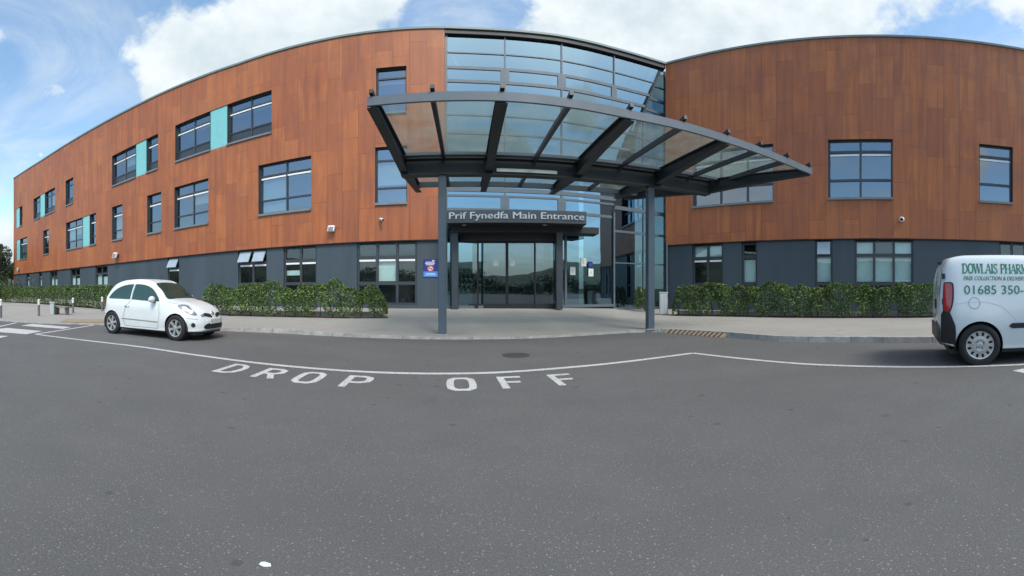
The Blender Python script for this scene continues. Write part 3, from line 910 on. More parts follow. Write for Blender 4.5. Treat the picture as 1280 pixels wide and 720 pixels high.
    for a, b in zip(xs, xs[1:]):
        for z0, z1 in ((.3, 15),): m.quad(WG.p(a, z0, -4.2), WG.p(b, z0, -4.2), WG.p(b, z1, -4.2), WG.p(a, z1, -4.2))
        for z in (4.6, 8.75): m.hexa([WG.p(a, z, -.9), WG.p(b, z, -.9), WG.p(b, z, -4.1), WG.p(a, z, -4.1), WG.p(a, z + .3, -.9), WG.p(b, z + .3, -.9), WG.p(b, z + .3, -4.1), WG.p(a, z + .3, -4.1)])
        m.quad(WG.p(a, .345, -.25), WG.p(b, .345, -.25), WG.p(b, .345, -4.2), WG.p(a, .345, -4.2))
    m.quad(WC.p(765, 0, -3), WC.p(833, 0, -3), WC.p(833, 15, -3), WC.p(765, 15, -3))
    m.quad(WR.p(832, 0, -.01), WR.p(832, 0, -2), WR.p(832, 15, -2), WR.p(832, 15, -.01))
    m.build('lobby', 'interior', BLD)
    # side of the lobby against the cladding reveal
    m = MB(); m.quad(WL.p(556, 3.4, 0), WL.p(556, 15.05, 0), WL.p(556, 15.05, -.5), WL.p(556, 3.4, -.5)); m.quad(WL.p(556, 0, -.12), WL.p(556, 3.6, -.12), WL.p(556, 3.6, -.6), WL.p(556, 0, -.6))
    m.build('cladding_return', 'plinth', BLD)
    # roof slabs and rear so that the block is closed
    m = MB()
    xs = [17 + (556 - 17) * i / 30 for i in range(31)]
    back = lambda p, d: Vector((p.x + d[0], p.y + d[1], p.z))
    for a, b in zip(xs, xs[1:]):
        A, B = WL.p(a, lerp(ROOF_L, a) - .3, -.02), WL.p(b, lerp(ROOF_L, b) - .3, -.02)
        m.quad(A, B, back(B, (0, 16)), back(A, (0, 16)))
        A0, B0 = back(A, (0, 16)), back(B, (0, 16)); m.quad(A0, B0, Vector((B0.x, B0.y, 0)), Vector((A0.x, A0.y, 0)))
    xs = [556 + (832 - 556) * i / 16 for i in range(17)]
    for a, b in zip(xs, xs[1:]):
        A, B = WG.p(a, ROOF_Z - .3, -.5), WG.p(b, ROOF_Z - .3, -.5); m.quad(A, B, back(B, (1, 15)), back(A, (1, 15)))
    d = (WR.n(1000) * -15); A, B = WR.p(832, ROOF_Z - .3, -.02), WR.p(1390, ROOF_Z - .3, -.02)
    m.quad(A, B, B + d, A + d); m.quad(A + d, B + d, Vector(((B + d).x, (B + d).y, 0)), Vector(((A + d).x, (A + d).y, 0)))
    m.build('roof', 'roof', BLD)
    m = MB()
    A = WL.p(17, 0); m.quad(A, WL.p(17, 17.5), back(WL.p(17, 17.5), (0, 16)), back(A, (0, 16)), [(0, 0), (0, 17.5), (16, 17.5), (16, 0)])
    m.build('end_wall', 'clad', BLD); m = MB()
    A, B = WR.p(1390, 0), WR.p(1390, ROOF_Z - .13); m.quad(A, A + d, B + d, B, [(0, 0), (15, 0), (15, 15), (0, 15)])
    m.build('end_wall', 'clad', BLD)
    # ---- porch: roof box with the sign, posts, sliding doors
    FL, FR = pol(558.5, 16.62), pol(733, 16.92); ex = (FR - FL).normalized(); ey = Vector((-ex.y, ex.x, 0))
    WID = (FR - FL).length
    def q(s, d, z): return FL + ex * s + ey * d + Vector((0, 0, z))
    m = MB()
    m.hexa([q(0, 0, 4.07), q(WID, 0, 4.07), q(WID, 1.7, 4.07), q(0, 1.7, 4.07), q(0, 0, 4.64), q(WID, 0, 4.64), q(WID, 1.7, 4.64), q(0, 1.7, 4.64)])
    m.hexa([q(.1, .7, 3.78), q(WID + .75, .7, 3.78), q(WID + .75, 1.75, 3.78), q(.1, 1.75, 3.78), q(.1, .7, 4.066), q(WID + .75, .7, 4.066), q(WID + .75, 1.75, 4.066), q(.1, 1.75, 4.066)])
    po = m.build('porch_roof', 'soffit', BLD)
    for x in (580, 681):
        m = MB(); c = pol(x, 17.05); m.lathe([(0, -.004), (.09, -.004), (.10, .004)], (c.x, c.y, 4.062), (0, 0, 1), 14); m.build('downlight', 'lampwhite', po)
    for xa in (569, 699):
        m = MB(); c = pol(xa, 17.55); m.box((c.x, c.y, 2.07), ex * .14, ey * .16, (0, 0, 1.72)); m.build('porch_post', 'frame', BLD)
    # doors: two fixed side lights, two sliding leaves
    dz = .36; dd = 18.05
    A, B = pol(573, dd), pol(695, dd); ed = (B - A).normalized(); en = Vector((-ed.y, ed.x, 0)); Wd = (B - A).length
    m = MB(); m.box((A + B) / 2 + Vector((0, 0, 3.46 + .17)), ed * (Wd / 2 + .3), en * .10, (0, 0, .17)); m.build('door_head', 'soffit', BLD)
    for k, (xa, xb, off) in enumerate(((573, 598, .0), (597, 633.5, .07), (634, 669, .07), (668, 695, .0))):
        a = (xa - 573) / 122 * Wd; b = (xb - 573) / 122 * Wd; fr = MB(); t = .055
        def w_(s, z, d): return A + ed * s + en * (d + off) + Vector((0, 0, z))
        for (s0, s1, z0, z1) in ((a, a + t, dz, 3.45), (b - t, b, dz, 3.45), (a + t, b - t, dz, dz + .22), (a + t, b - t, 3.37, 3.45)):
            fr.hexa([w_(s0, z0, -.03), w_(s1, z0, -.03), w_(s1, z0, .03), w_(s0, z0, .03), w_(s0, z1, -.03), w_(s1, z1, -.03), w_(s1, z1, .03), w_(s0, z1, .03)])
        f = fr.build('sliding_door' if k in (1, 2) else 'door_side_light', 'frameblk', BLD)
        pn = MB(); pn.quad(w_(a, dz, .004), w_(b, dz, .004), w_(b, 3.45, .004), w_(a, 3.45, .004)); pn.build('pane', 'doorglass', f)
        if k in (1, 2):
            st = MB(); s0 = b - .62 if k == 1 else a + .12
            st.quad(w_(s0, 2.32, -.006), w_(s0 + .24, 2.32, -.006), w_(s0 + .24, 2.60, -.006), w_(s0, 2.60, -.006)); st.build('door_sticker', 'paper', f)
    # porch side screens from the posts back to the glass
    for xa in (566.5, 701.5):
        m = MB(); a, b = pol(xa, 17.7), pol(xa + (0 if xa > 600 else 0), 18.1); m.quad(Vector((a.x, a.y, .36)), Vector((b.x, b.y, .36)), Vector((b.x, b.y, 3.8)), Vector((a.x, a.y, 3.8)))
        m.build('side_screen', 'doorglass', BLD)
    for s0, s1, d, z0, z1, mt, nm in ((.9, 1.7, 3.15, 1.5, 2.6, 'blind', 'notice_board'), (2.3, 3.6, 3.0, .35, 1.45, 'sill', 'reception_desk'), (3.9, 4.3, 3.1, 1.2, 2.9, 'paper', 'poster'), (1.9, 2.0, 2.6, .35, 3.5, 'frame', 'inner_post'), (3.7, 3.8, 2.6, .35, 3.5, 'frame', 'inner_post'), (2.0, 3.2, 3.1, 3.1, 3.25, 'rail', 'light_panel')):
        m = MB(); m.hexa([q(s0, d, z0), q(s1, d, z0), q(s1, d + .06, z0), q(s0, d + .06, z0), q(s0, d, z1), q(s1, d, z1), q(s1, d + .06, z1), q(s0, d + .06, z1)]); m.build(nm, mt, BLD)
    # dark lobby wall behind the doors
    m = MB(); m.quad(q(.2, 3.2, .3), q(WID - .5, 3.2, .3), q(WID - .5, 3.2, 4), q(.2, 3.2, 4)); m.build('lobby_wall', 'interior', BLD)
    return q, ex, ey, WID


q_porch, EXP, EYP, WIDP = build_glass()


def text_mesh(txt, size, ext=.01):
    cu = bpy.data.curves.new("txt", 'FONT'); cu.body = txt; cu.size = size; cu.extrude = ext; cu.resolution_u = 3
    o = bpy.data.objects.new("txt", cu); COL.objects.link(o)
    dg = bpy.context.evaluated_depsgraph_get(); me = bpy.data.meshes.new_from_object(o.evaluated_get(dg))
    v = [p.co.copy() for p in me.vertices]; f = [list(p.vertices) for p in me.polygons]
    bpy.data.objects.remove(o); bpy.data.curves.remove(cu); bpy.data.meshes.remove(me)
    return v, f


def entrance_sign():
    c = q_porch(WIDP / 2, -.03, 4.1)
    t = thing('entrance_sign', c, 'dark bilingual sign board with raised silver letters above the glass entrance doors', 'sign')
    m = MB(); m.hexa([q_porch(.02, -.045, 4.08), q_porch(WIDP - .02, -.045, 4.08), q_porch(WIDP - .02, -.004, 4.08), q_porch(.02, -.004, 4.08),
                      q_porch(.02, -.045, 4.63), q_porch(WIDP - .02, -.045, 4.63), q_porch(WIDP - .02, -.004, 4.63), q_porch(.02, -.004, 4.63)])
    m.build('sign_board', 'frame', t)
    v, f = text_mesh("Prif Fynedfa Main Entrance", .42, .015)
    x0, x1 = min(p.x for p in v), max(p.x for p in v); sx = (WIDP - .22) / (x1 - x0)
    m = MB(); m.add([q_porch(.10 + (p.x - x0) * sx, -.062 - p.z, 4.245 + p.y) for p in v], f)
    # heavier stroke: a second slightly shifted copy set a hair in front
    m.add([q_porch(.118 + (p.x - x0) * sx, -.0645 - p.z, 4.252 + p.y) for p in v], f)
    m.build('lettering', 'letters', t)


entrance_sign()


# ------------------------------------------------------------------ canopy
P1, P2 = pol(553, 10.3), pol(812.5, 11.55)
EU = (P2 - P1).normalized(); EV = Vector((-EU.y, EU.x, 0))
def cv(u, v, z): return EU * u + EV * v + Vector((0, 0, z))
VM = (P1.dot(EV) + P2.dot(EV)) / 2


def canopy():
    c = (P1 + P2) / 2
    t = thing('entrance_canopy', (c.x, c.y, .1), 'dark steel and glass entrance canopy on two posts with a splayed right end', 'canopy')
    FV = [(-1.70, 6.62), (.62, 6.58), (1.8, 6.64), (3.03, 6.76), (4.24, 6.80), (5.45, 6.90), (6.7, 7.02), (8.8, 7.26)]
    vf = lambda u: hermite(FV, u)
    VB = 12.85
    sp0, sp1 = (8.75, 7.24), (5.85, 13.5)         # splayed end girder
    usp = lambda v: sp0[0] + (sp1[0] - sp0[0]) * (v - sp0[1]) / (sp1[1] - sp0[1])
    vsp = lambda u: sp0[1] + (sp1[1] - sp0[1]) * (u - sp0[0]) / (sp1[0] - sp0[0])
    ZT = 4.90
    # posts
    for P, x in ((P1, 553), (P2, 812.5)):
        zb = z_pave(x, P.length); m = MB(); a = EU * .105; b = EV * .105
        n = 8; ring = []
        m.box((P.x, P.y, (zb + 4.34) / 2), a, b, (0, 0, (4.34 - zb) / 2))
        p = m.build('post', 'postpaint', t)
        bv = p.modifiers.new('bevel', 'BEVEL'); bv.width = .02; bv.segments = 2
        m = MB(); m.box((P.x, P.y, zb + .008), EU * .17, EV * .17, (0, 0, .012)); m.build('base_plate', 'kerb', p)
    # main beam across the posts: I section
    m = MB(); u0, u1 = -1.68, usp(VM)
    A, B = cv(u0, VM, 0), cv(u1, VM, 0)
    for z0, z1, w in ((4.34, 4.38, .30), (4.38, 4.80, .20), (4.80, 4.84, .30)):
        m.hexa([A - EV * w / 2 + Vector((0, 0, z0)), B - EV * w / 2 + Vector((0, 0, z0)), B + EV * w / 2 + Vector((0, 0, z0)), A + EV * w / 2 + Vector((0, 0, z0)),
                A - EV * w / 2 + Vector((0, 0, z1)), B - EV * w / 2 + Vector((0, 0, z1)), B + EV * w / 2 + Vector((0, 0, z1)), A + EV * w / 2 + Vector((0, 0, z1))])
    mb_ = m.build('main_beam', 'steeldk', t)
    m = MB(); m.box(cv(1.62, VM - .15, 4.46), EU * .80, EV * .035, (0, 0, .045)); m.build('strip_light', 'lampwhite', mb_)

    def girder(pa, pm, pb, w, dtip, dmid, mat, name):
        m = MB(); zt = ZT - .03
        for (p, q_, d0, d1) in ((pa, pm, dtip, dmid), (pm, pb, dmid, dtip)):
            d = (q_ - p).normalized(); s = Vector((d.y, -d.x, 0)) * w / 2; s2 = s * .35
            z = lambda dd: Vector((0, 0, zt - dd))
            fl = .03
            for (sa, za, zb_, zc, zd) in ((s, d0, d1, d0 - fl, d1 - fl), (s2, d0 - fl, d1 - fl, fl, fl), (s, fl, fl, 0, 0)):
                m.hexa([p - sa + z(za), q_ - sa + z(zb_), q_ + sa + z(zb_), p + sa + z(za), p - sa + z(zc), q_ - sa + z(zd), q_ + sa + z(zd), p + sa + z(zc)])
        return m.build(name, mat, t)
    for u in (-1.60, .625, 3.03, 5.45):
        girder(cv(u, vf(u) + .02, 0), cv(u, VM, 0), cv(u, 13.45, 0), .20, .20, .46, 'steeldk', 'girder')
    pm = (usp(VM), VM)
    girder(cv(*sp0, 0), cv(*pm, 0), cv(*sp1, 0), .20, .20, .46, 'steeldk', 'girder')
    RAFT = (-.55, 1.83, 4.24, 6.55, 7.66)
    for u in RAFT:
        vb = min(VB, vsp(u)); m = MB()
        a, b = cv(u, vf(u) + .03, ZT - .085), cv(u, vb, ZT - .085); m.bar(a, b, .085, .12); m.build('rafter', 'steeldk' if u < 1 else 'steel', t)
    # front fascia (gently bowed), back and left edge beams
    m = MB(); us = [-1.69 + (8.86 + 1.69) * i / 40 for i in range(41)]
    for a, b in zip(us, us[1:]):
        m.hexa([cv(a, vf(a) - .05, ZT - .19), cv(b, vf(b) - .05, ZT - .19), cv(b, vf(b) + .01, ZT - .19), cv(a, vf(a) + .01, ZT - .19),
                cv(a, vf(a) - .05, ZT), cv(b, vf(b) - .05, ZT), cv(b, vf(b) + .01, ZT), cv(a, vf(a) + .01, ZT)])
    m.build('front_fascia', 'fascia', t)
    m = MB(); m.hexa([cv(-1.68, VB, ZT - .19), cv(usp(VB), VB, ZT - .19), cv(usp(VB), VB + .07, ZT - .19), cv(-1.68, VB + .07, ZT - .19), cv(-1.68, VB, ZT), cv(usp(VB), VB, ZT), cv(usp(VB), VB + .07, ZT), cv(-1.68, VB + .07, ZT)])
    m.build('rear_fascia', 'steel', t)
    # trims along both sides of the main beam that carry the glass
    m = MB()
    for v in (VM - .35, VM + .35): m.hexa([cv(-1.58, v - .1, ZT - .10), cv(usp(v) - .1, v - .1, ZT - .10), cv(usp(v) - .1, v + .1, ZT - .10), cv(-1.58, v + .1, ZT - .10), cv(-1.58, v - .1, ZT - .02), cv(usp(v) - .1, v - .1, ZT - .02), cv(usp(v) - .1, v + .1, ZT - .02), cv(-1.58, v + .1, ZT - .02)])
    m.build('glazing_trim', 'fascia', t)
    # glass panes between the ribs, front and back
    ribs = sorted((-1.60, .625, 3.03, 5.45) + RAFT)
    for a, b in zip(ribs, ribs[1:] + [None]):
        for fr_ in (0, 1):
            v0 = (lambda u: vf(u)) if fr_ == 0 else (lambda u: VM + .05)
            v1 = VM - .05 if fr_ == 0 else VB
            if b is None:
                if fr_: continue
                pts = [(a + .045, vf(a)), (usp(vf(8.7)) - .1, vf(8.7)), (a + .045, vsp(a + .045) - .1)]
            else:
                ua, ub = a + .03, b - .03
                ea, eb = min(v1, vsp(ua)), min(v1, vsp(ub))
                if ea <= v0(ua) + .05: continue
                if eb <= v0(ub) + .05: pts = [(ua, v0(ua)), (usp(v0(ua)) - .05, v0(ua)), (ua, ea)]
                else: pts = [(ua, v0(ua)), (ub, v0(ub)), (ub, eb)] + ([(usp(ea), ea)] if ea > eb + .05 and usp(ea) > ua + .05 else []) + [(ua, ea)]
            m = MB(); n = len(pts); g = ZT - .012
            m.add([cv(u, v, g) for u, v in pts], [list(range(n))]); m.build('glass_pane', 'roofglass', t)
    # stub ends standing proud of the fascia at every rib
    for u in ribs + [8.72]:
        m = MB(); m.bar(cv(u, vf(u) - .10, ZT + .10), cv(u, vf(u) + .22, ZT + .02), .07, .10); m.build('rib_stub', 'black', t)


canopy()


# ------------------------------------------------------------------ things on the building
def small_things():
    # flood lamp
    def floodlight(W, x, y, s, label):
        p = W.p(x, HC + W.D(x) * tel(y), 0); n, t = W.n(x), W.t(x)
        o = thing('floodlight', p, label, 'wall lamp', 'lamps and cameras on the cladding')
        m = MB(); up = (n * .35 + Vector((0, 0, -.94))).normalized(); f = up.cross(t).normalized()
        m.box(p + n * .02, t * .06 * s, n * .02, Vector((0, 0, .09 * s))); m.box(p + n * .09 * s, t * .02 * s, n * .07 * s, Vector((0, 0, .02))); m.build('bracket', 'black', o)
        m = MB(); c = p + n * .2 * s; m.box(c, t * .17 * s, up * .16 * s, f * .05 * s); b = m.build('lamp_head', 'lampwhite', o)
        bv = b.modifiers.new('b', 'BEVEL'); bv.width = .02; bv.segments = 2
        m = MB(); m.box(c + n * .052 * s + Vector((0, 0, -.02)), t * .13 * s, up * .11 * s, f * .012); m.build('lamp_glass', 'sill', o)
    floodlight(WL, 416, 286.5, 1.0, 'large white floodlight on the orange cladding, right of the wide two-pane window')
    floodlight(WL, 147.5, 319.5, 1.5, 'white floodlight low on the orange cladding above the white car')
    floodlight(WL, 24, 337, 1.4, 'small white lamp at the far left corner of the orange wing')
    # cameras
    def cctv(W, x, y, label, dirx):
        p = W.p(x, HC + W.D(x) * tel(y), 0); n, t = W.n(x), W.t(x)
        o = thing('security_camera', p, label, 'camera', 'lamps and cameras on the cladding')
        m = MB(); m.tube(p, p + n * .03, .07); m.tube(p, p + n * .18, .025); m.build('bracket', 'lampwhite', o)
        m = MB(); d = (n * .8 + t * dirx + Vector((0, 0, -.35))).normalized(); c = p + n * .2
        m.tube(c - d * .16, c + d * .14, .055, .06); m.build('camera_body', 'lampwhite', o, True)
        m = MB(); m.tube(c + d * .139, c + d * .165, .05, .045); m.build('lens', 'black', o)
    cctv(WL, 478, 275, 'white bullet security camera under the narrow window left of the canopy', .7)
    p = WR.p(1127, HC + WR.D(1127) * tel(274.5)); n = WR.n(1127)
    o = thing('security_camera', p, 'round white dome security camera on the right wing below the two-pane window', 'camera', 'lamps and cameras on the cladding')
    m = MB(); m.lathe([(0, .0), (.13, 0), (.13, .07), (.09, .10), (.06, .105)], p, n, 20); m.build('camera_body', 'lampwhite', o, True)
    m = MB(); m.lathe([(.08, .10), (.065, .14), (.03, .165), (0, .17)], p, n, 16); m.build('dome', 'black', o, True)
    # blue no smoking sign
    x = 538; D = D_left(x); n, t = WL.n(x), WL.t(x); z = HC + D * tel(335)
    p = WL.p(x, z, -.10); h = .405; w = .33
    o = thing('no_smoking_sign', WL.p(x, z - h, -.10), 'blue no smoking sign with a red crossed circle on the slate wall', 'sign')
    m = MB(); m.box(p, t * w, n * .012, (0, 0, h)); m.build('sign_plate', 'signblue', o)
    m = MB(); m.box(p + n * .014 + Vector((0, 0, -h * .68)), t * w * .98, n * .003, (0, 0, h * .30)); m.build('lower_band', 'signpale', o)
    m = MB(); m.lathe([(0, .016), (.145, .016), (.145, .019)], p + Vector((0, 0, -.02)), n, 24); m.build('symbol_disc', 'signwhite', o)
    m = MB(); m.lathe([(.10, .021), (.14, .021), (.14, .024), (.10, .024)], p + Vector((0, 0, -.02)), n, 24)
    d1 = (t + Vector((0, 0, -1))).normalized(); d2 = d1.cross(n); m.box(p + n * .0235 + Vector((0, 0, -.02)), d1 * .12, d2 * .014, n * .003)
    m.build('prohibition_ring', 'signred', o)
    m = MB(); m.box(p + n * .0225 + Vector((0, 0, -.02)), t * .07, n * .002, (0, 0, .014)); m.build('cigarette', 'black', o)
    m = MB()
    for zz, ww in ((.27, .20), (.21, .22), (.155, .18)): m.box(p + n * .014 + t * -.02 + Vector((0, 0, zz)), t * ww, n * .003, (0, 0, .016))
    for zz, ww in ((-.25, .20), (-.31, .24)): m.box(p + n * .0185 + Vector((0, 0, zz)), t * ww, n * .002, (0, 0, .012))
    m.box(p + n * .014 + t * .13 + Vector((0, 0, .335)), t * .05, n * .003, (0, 0, .03)); m.build('caption_lines', 'signwhite', o)
    # paper notices taped to the glass
    def sheet(x, y, w, h, mat, label):
        c = WG.p(x, HC + WG.D(x) * tel(y), -.155); n, t = WG.n(x), WG.t(x)
        o = thing('notice', c - Vector((0, 0, h)), label, 'notice', 'notices taped to the entrance glass')
        m = MB(); m.box(c, t * w, n * .003, (0, 0, h)); m.build('sheet', mat, o)
        m = MB()
        for k in range(3): m.box(c + n * .0045 + Vector((0, 0, h * (.35 - .3 * k))), t * w * (.35 if k else .2), n * .001, (0, 0, h * .05))
        m.build('print', 'seam' if mat == 'paper' else 'signpale', o)
    sheet(731, 327.5, .145, .20, 'paper', 'white paper notice, highest of the sheets on the entrance glass')
    sheet(717.5, 338.5, .14, .195, 'paper', 'white paper notice nearest the sliding doors on the entrance glass')
    sheet(740.5, 340.5, .135, .19, 'paper', 'white paper notice directly under the blue poster on the glass')
    sheet(740, 330.5, .12, .15, 'signblue', 'small blue poster on the entrance glass beside white notices')
    # rain pipe in the corner
    m = MB(); a = WR.p(834.5, .1, .08); m.tube(a, Vector((a.x, a.y, O_R + .2)), .05, n=10)
    m.tube(a + Vector((0, 0, 1.2)), a + Vector((0, 0, 1.26)), .062, n=10)
    o = m.build('drainpipe', 'framegrey', BLD)


small_things()


# ------------------------------------------------------------------ street furniture
def furniture():
    def bollard(x, y, h):
        p = gp(x, y)
        o = thing('bollard', p, '', 'bollard', 'bollards by the zebra crossing')
        m = MB(); m.tube((p.x, p.y, p.z - .02), (p.x, p.y, p.z + h * .66), .052, n=14); m.build('post', 'bollard', o)
        m = MB(); m.tube((p.x, p.y, p.z + h * .66), (p.x, p.y, p.z + h * .86), .053, n=14); m.build('white_band', 'bollardwhite', o)
        m = MB(); m.lathe([(.044, h * .86), (.044, h * .885), (.056, h * .89), (.056, h * .95), (.04, h * .99), (0, h)], p, (0, 0, 1), 14); m.build('cap', 'bollardwhite', o, True)
        return o
    for (x, y, h), lb in zip(((48.5, 395, .76), (91.3, 391.2, .76), (127.8, 389, .76), (1.2, 397.5, .80)),
                             ('slim white-banded bollard left of the steel bin', 'slim white-banded bollard right of the bench', 'slim white-banded bollard just behind the white car', 'dark bollard at the far left edge of the photo')):
        bollard(x, y, h)['label'] = lb
    # bin by the bench
    p = gp(65, 393.3); o = thing('litter_bin', p, 'pale steel litter bin with green side left of the bench', 'litter bin')
    d = p.copy(); d.z = 0; d.normalize(); s = Vector((d.y, -d.x, 0)); h = .60
    m = MB(); m.box(p + Vector((0, 0, h * .46)), s * .10, d * .14, (0, 0, h * .46)); b = m.build('bin_body', 'stainless', o); bv = b.modifiers.new('b', 'BEVEL'); bv.width = .02; bv.segments = 2
    m = MB(); m.box(p + s * .125 + Vector((0, 0, h * .43)), s * .024, d * .135, (0, 0, h * .43)); m.build('side_panel', 'bingreen', o)
    m = MB(); m.box(p + Vector((0, 0, h * .96)), s * .13, d * .155, (0, 0, h * .04)); m.build('lid', 'stainless', o)
    # bench
    p = gp(77.5, 393.2); o = thing('bench', p, 'low grey backless bench in front of the far hedge', 'bench')
    a, b = gp(69.5, 393), gp(86, 394.2); e = (b - a).normalized(); e.z = 0; e.normalize(); f = Vector((-e.y, e.x, 0)); L = (b - a).length / 2; hs = .36
    for k in (-1, 0, 1):
        m = MB(); m.box(p + f * .14 * k + Vector((0, 0, hs)), e * L, f * .062, (0, 0, .025)); m.build('slat', 'wood', o)
    for k in (-1, 1):
        m = MB(); m.box(p + e * (L - .12) * k + Vector((0, 0, (hs - .026) / 2)), e * .03, f * .12, (0, 0, (hs - .026) / 2)); m.build('leg', 'wood', o)
    # bin beside the right post
    p = gp(829.5, 393.2); o = thing('litter_bin', p, 'tall brushed steel litter bin with black opening behind the right canopy post', 'litter bin')
    d = p.copy(); d.z = 0; d.normalize(); s = Vector((d.y, -d.x, 0)); h = 1.0
    m = MB(); m.box(p + Vector((0, 0, h * .48)), s * .19, d * .2, (0, 0, h * .48)); b = m.build('bin_body', 'stainless', o); bv = b.modifiers.new('b', 'BEVEL'); bv.width = .05; bv.segments = 4
    m = MB(); m.box(p + s * .197 - d * .02 + Vector((0, 0, h * .84)), s * .03, d * .17, (0, 0, h * .06)); m.build('opening', 'binblack', o)
    m = MB(); m.box(p + Vector((0, 0, h * .985)), s * .2, d * .21, (0, 0, h * .02)); m.build('lid', 'stainless', o)
    # striped kerb ramp
    P = []
    for a, b in zip(KL, KL[1:]):
        x = 640 + K * math.atan2(a.x, a.y)
        if 833 < x < 912 and a.x > 3:
            t = (b - a).normalized(); P.append(a - Vector((-t.y, t.x, 0)) * .215)
    P = [a + (b - a) * k / 4 for a, b in zip(P, P[1:]) for k in range(4)] + [P[-1]]
    o = thing('kerb_ramp', P[len(P) // 2], 'cream and brown striped rubber ramp lying against the kerb', 'kerb ramp')
    cum = [0]
    for a, b in zip(P, P[1:]): cum.append(cum[-1] + (b - a).length)
    def at(s): 
        return Vector((lerp(list(zip(cum, [v.x for v in P])), s), lerp(list(zip(cum, [v.y for v in P])), s), 0))
    NB = 25; A = MB(); B = MB()
    for i in range(NB):
        s0, s1 = cum[-1] * i / NB, cum[-1] * (i + 1) / NB; a, b = at(s0), at(s1); t = (b - a).normalized(); n = Vector((-t.y, t.x, 0))
        tt = B if i % 2 else A
        zt = .10
        tt.hexa([a + Vector((0, 0, .004)), b + Vector((0, 0, .004)), b + n * .22 + Vector((0, 0, .004)), a + n * .22 + Vector((0, 0, .004)),
                 a + n * .04 + Vector((0, 0, .03)), b + n * .04 + Vector((0, 0, .03)), b + n * .22 + Vector((0, 0, zt)), a + n * .22 + Vector((0, 0, zt))])
    A.build('cream_stripes', 'rampcream', o); B.build('brown_stripes', 'rampbrown', o)
    # iron cover in the road, little scrap of litter
    p = gp(645, 444.2, True); m = MB(); m.lathe([(0, .007), (.20, .007), (.205, .011), (.26, .011), (.262, .004)], (p.x, p.y, 0), (0, 0, 1), 30)
    for k in range(-3, 4): m.box((p.x + k * .05, p.y, .0085), (.008, 0, 0), (0, (.19 ** 2 - (k * .05) ** 2) ** .5, 0), (0, 0, .0025))
    single(m, 'manhole_cover', 'iron', 'round dark iron manhole cover in the asphalt before the entrance', 'manhole cover')
    p = gp(331, 706, True); m = MB(); n = 9; pts = []
    for i in range(n): a = 2 * math.pi * i / n; r = .025 * (1 + .25 * math.sin(3 * a + 1)); pts.append((p.x + r * math.cos(a), p.y + r * .7 * math.sin(a), .007 + .004 * math.sin(2 * a)))
    m.add(pts + [(x, y, z - .003) for x, y, z in pts], [list(range(n))] + [[i, i + n, (i + 1) % n + n, (i + 1) % n] for i in range(n)])
    single(m, 'paper_scrap', 'paper', 'small white scrap lying on the asphalt in the foreground', 'litter')


furniture()


# ------------------------------------------------------------------ hedges and trees
def leaf(m, c, s, nrm=None):
    if nrm is None:
        a = random.uniform(0, 2 * math.pi); zz = random.uniform(-.3, 1); r = math.sqrt(max(0, 1 - zz * zz)); nrm = Vector((r * math.cos(a), r * math.sin(a), zz))
    t = nrm.orthogonal().normalized(); b = nrm.cross(t); w = random.uniform(0, 6.28)
    t, b = t * math.cos(w) + b * math.sin(w), b * math.cos(w) - t * math.sin(w)
    L = s * random.uniform(.7, 1.3); Wd = L * random.uniform(.45, .65); k = len(m.v)
    m.v += [c - t * L * .5, c - b * Wd * .5 + nrm * L * .08, c + t * L * .55, c + b * Wd * .5 + nrm * L * .08]
    m.f.append([k, k + 1, k + 2, k + 3]); m.uv.append(None)


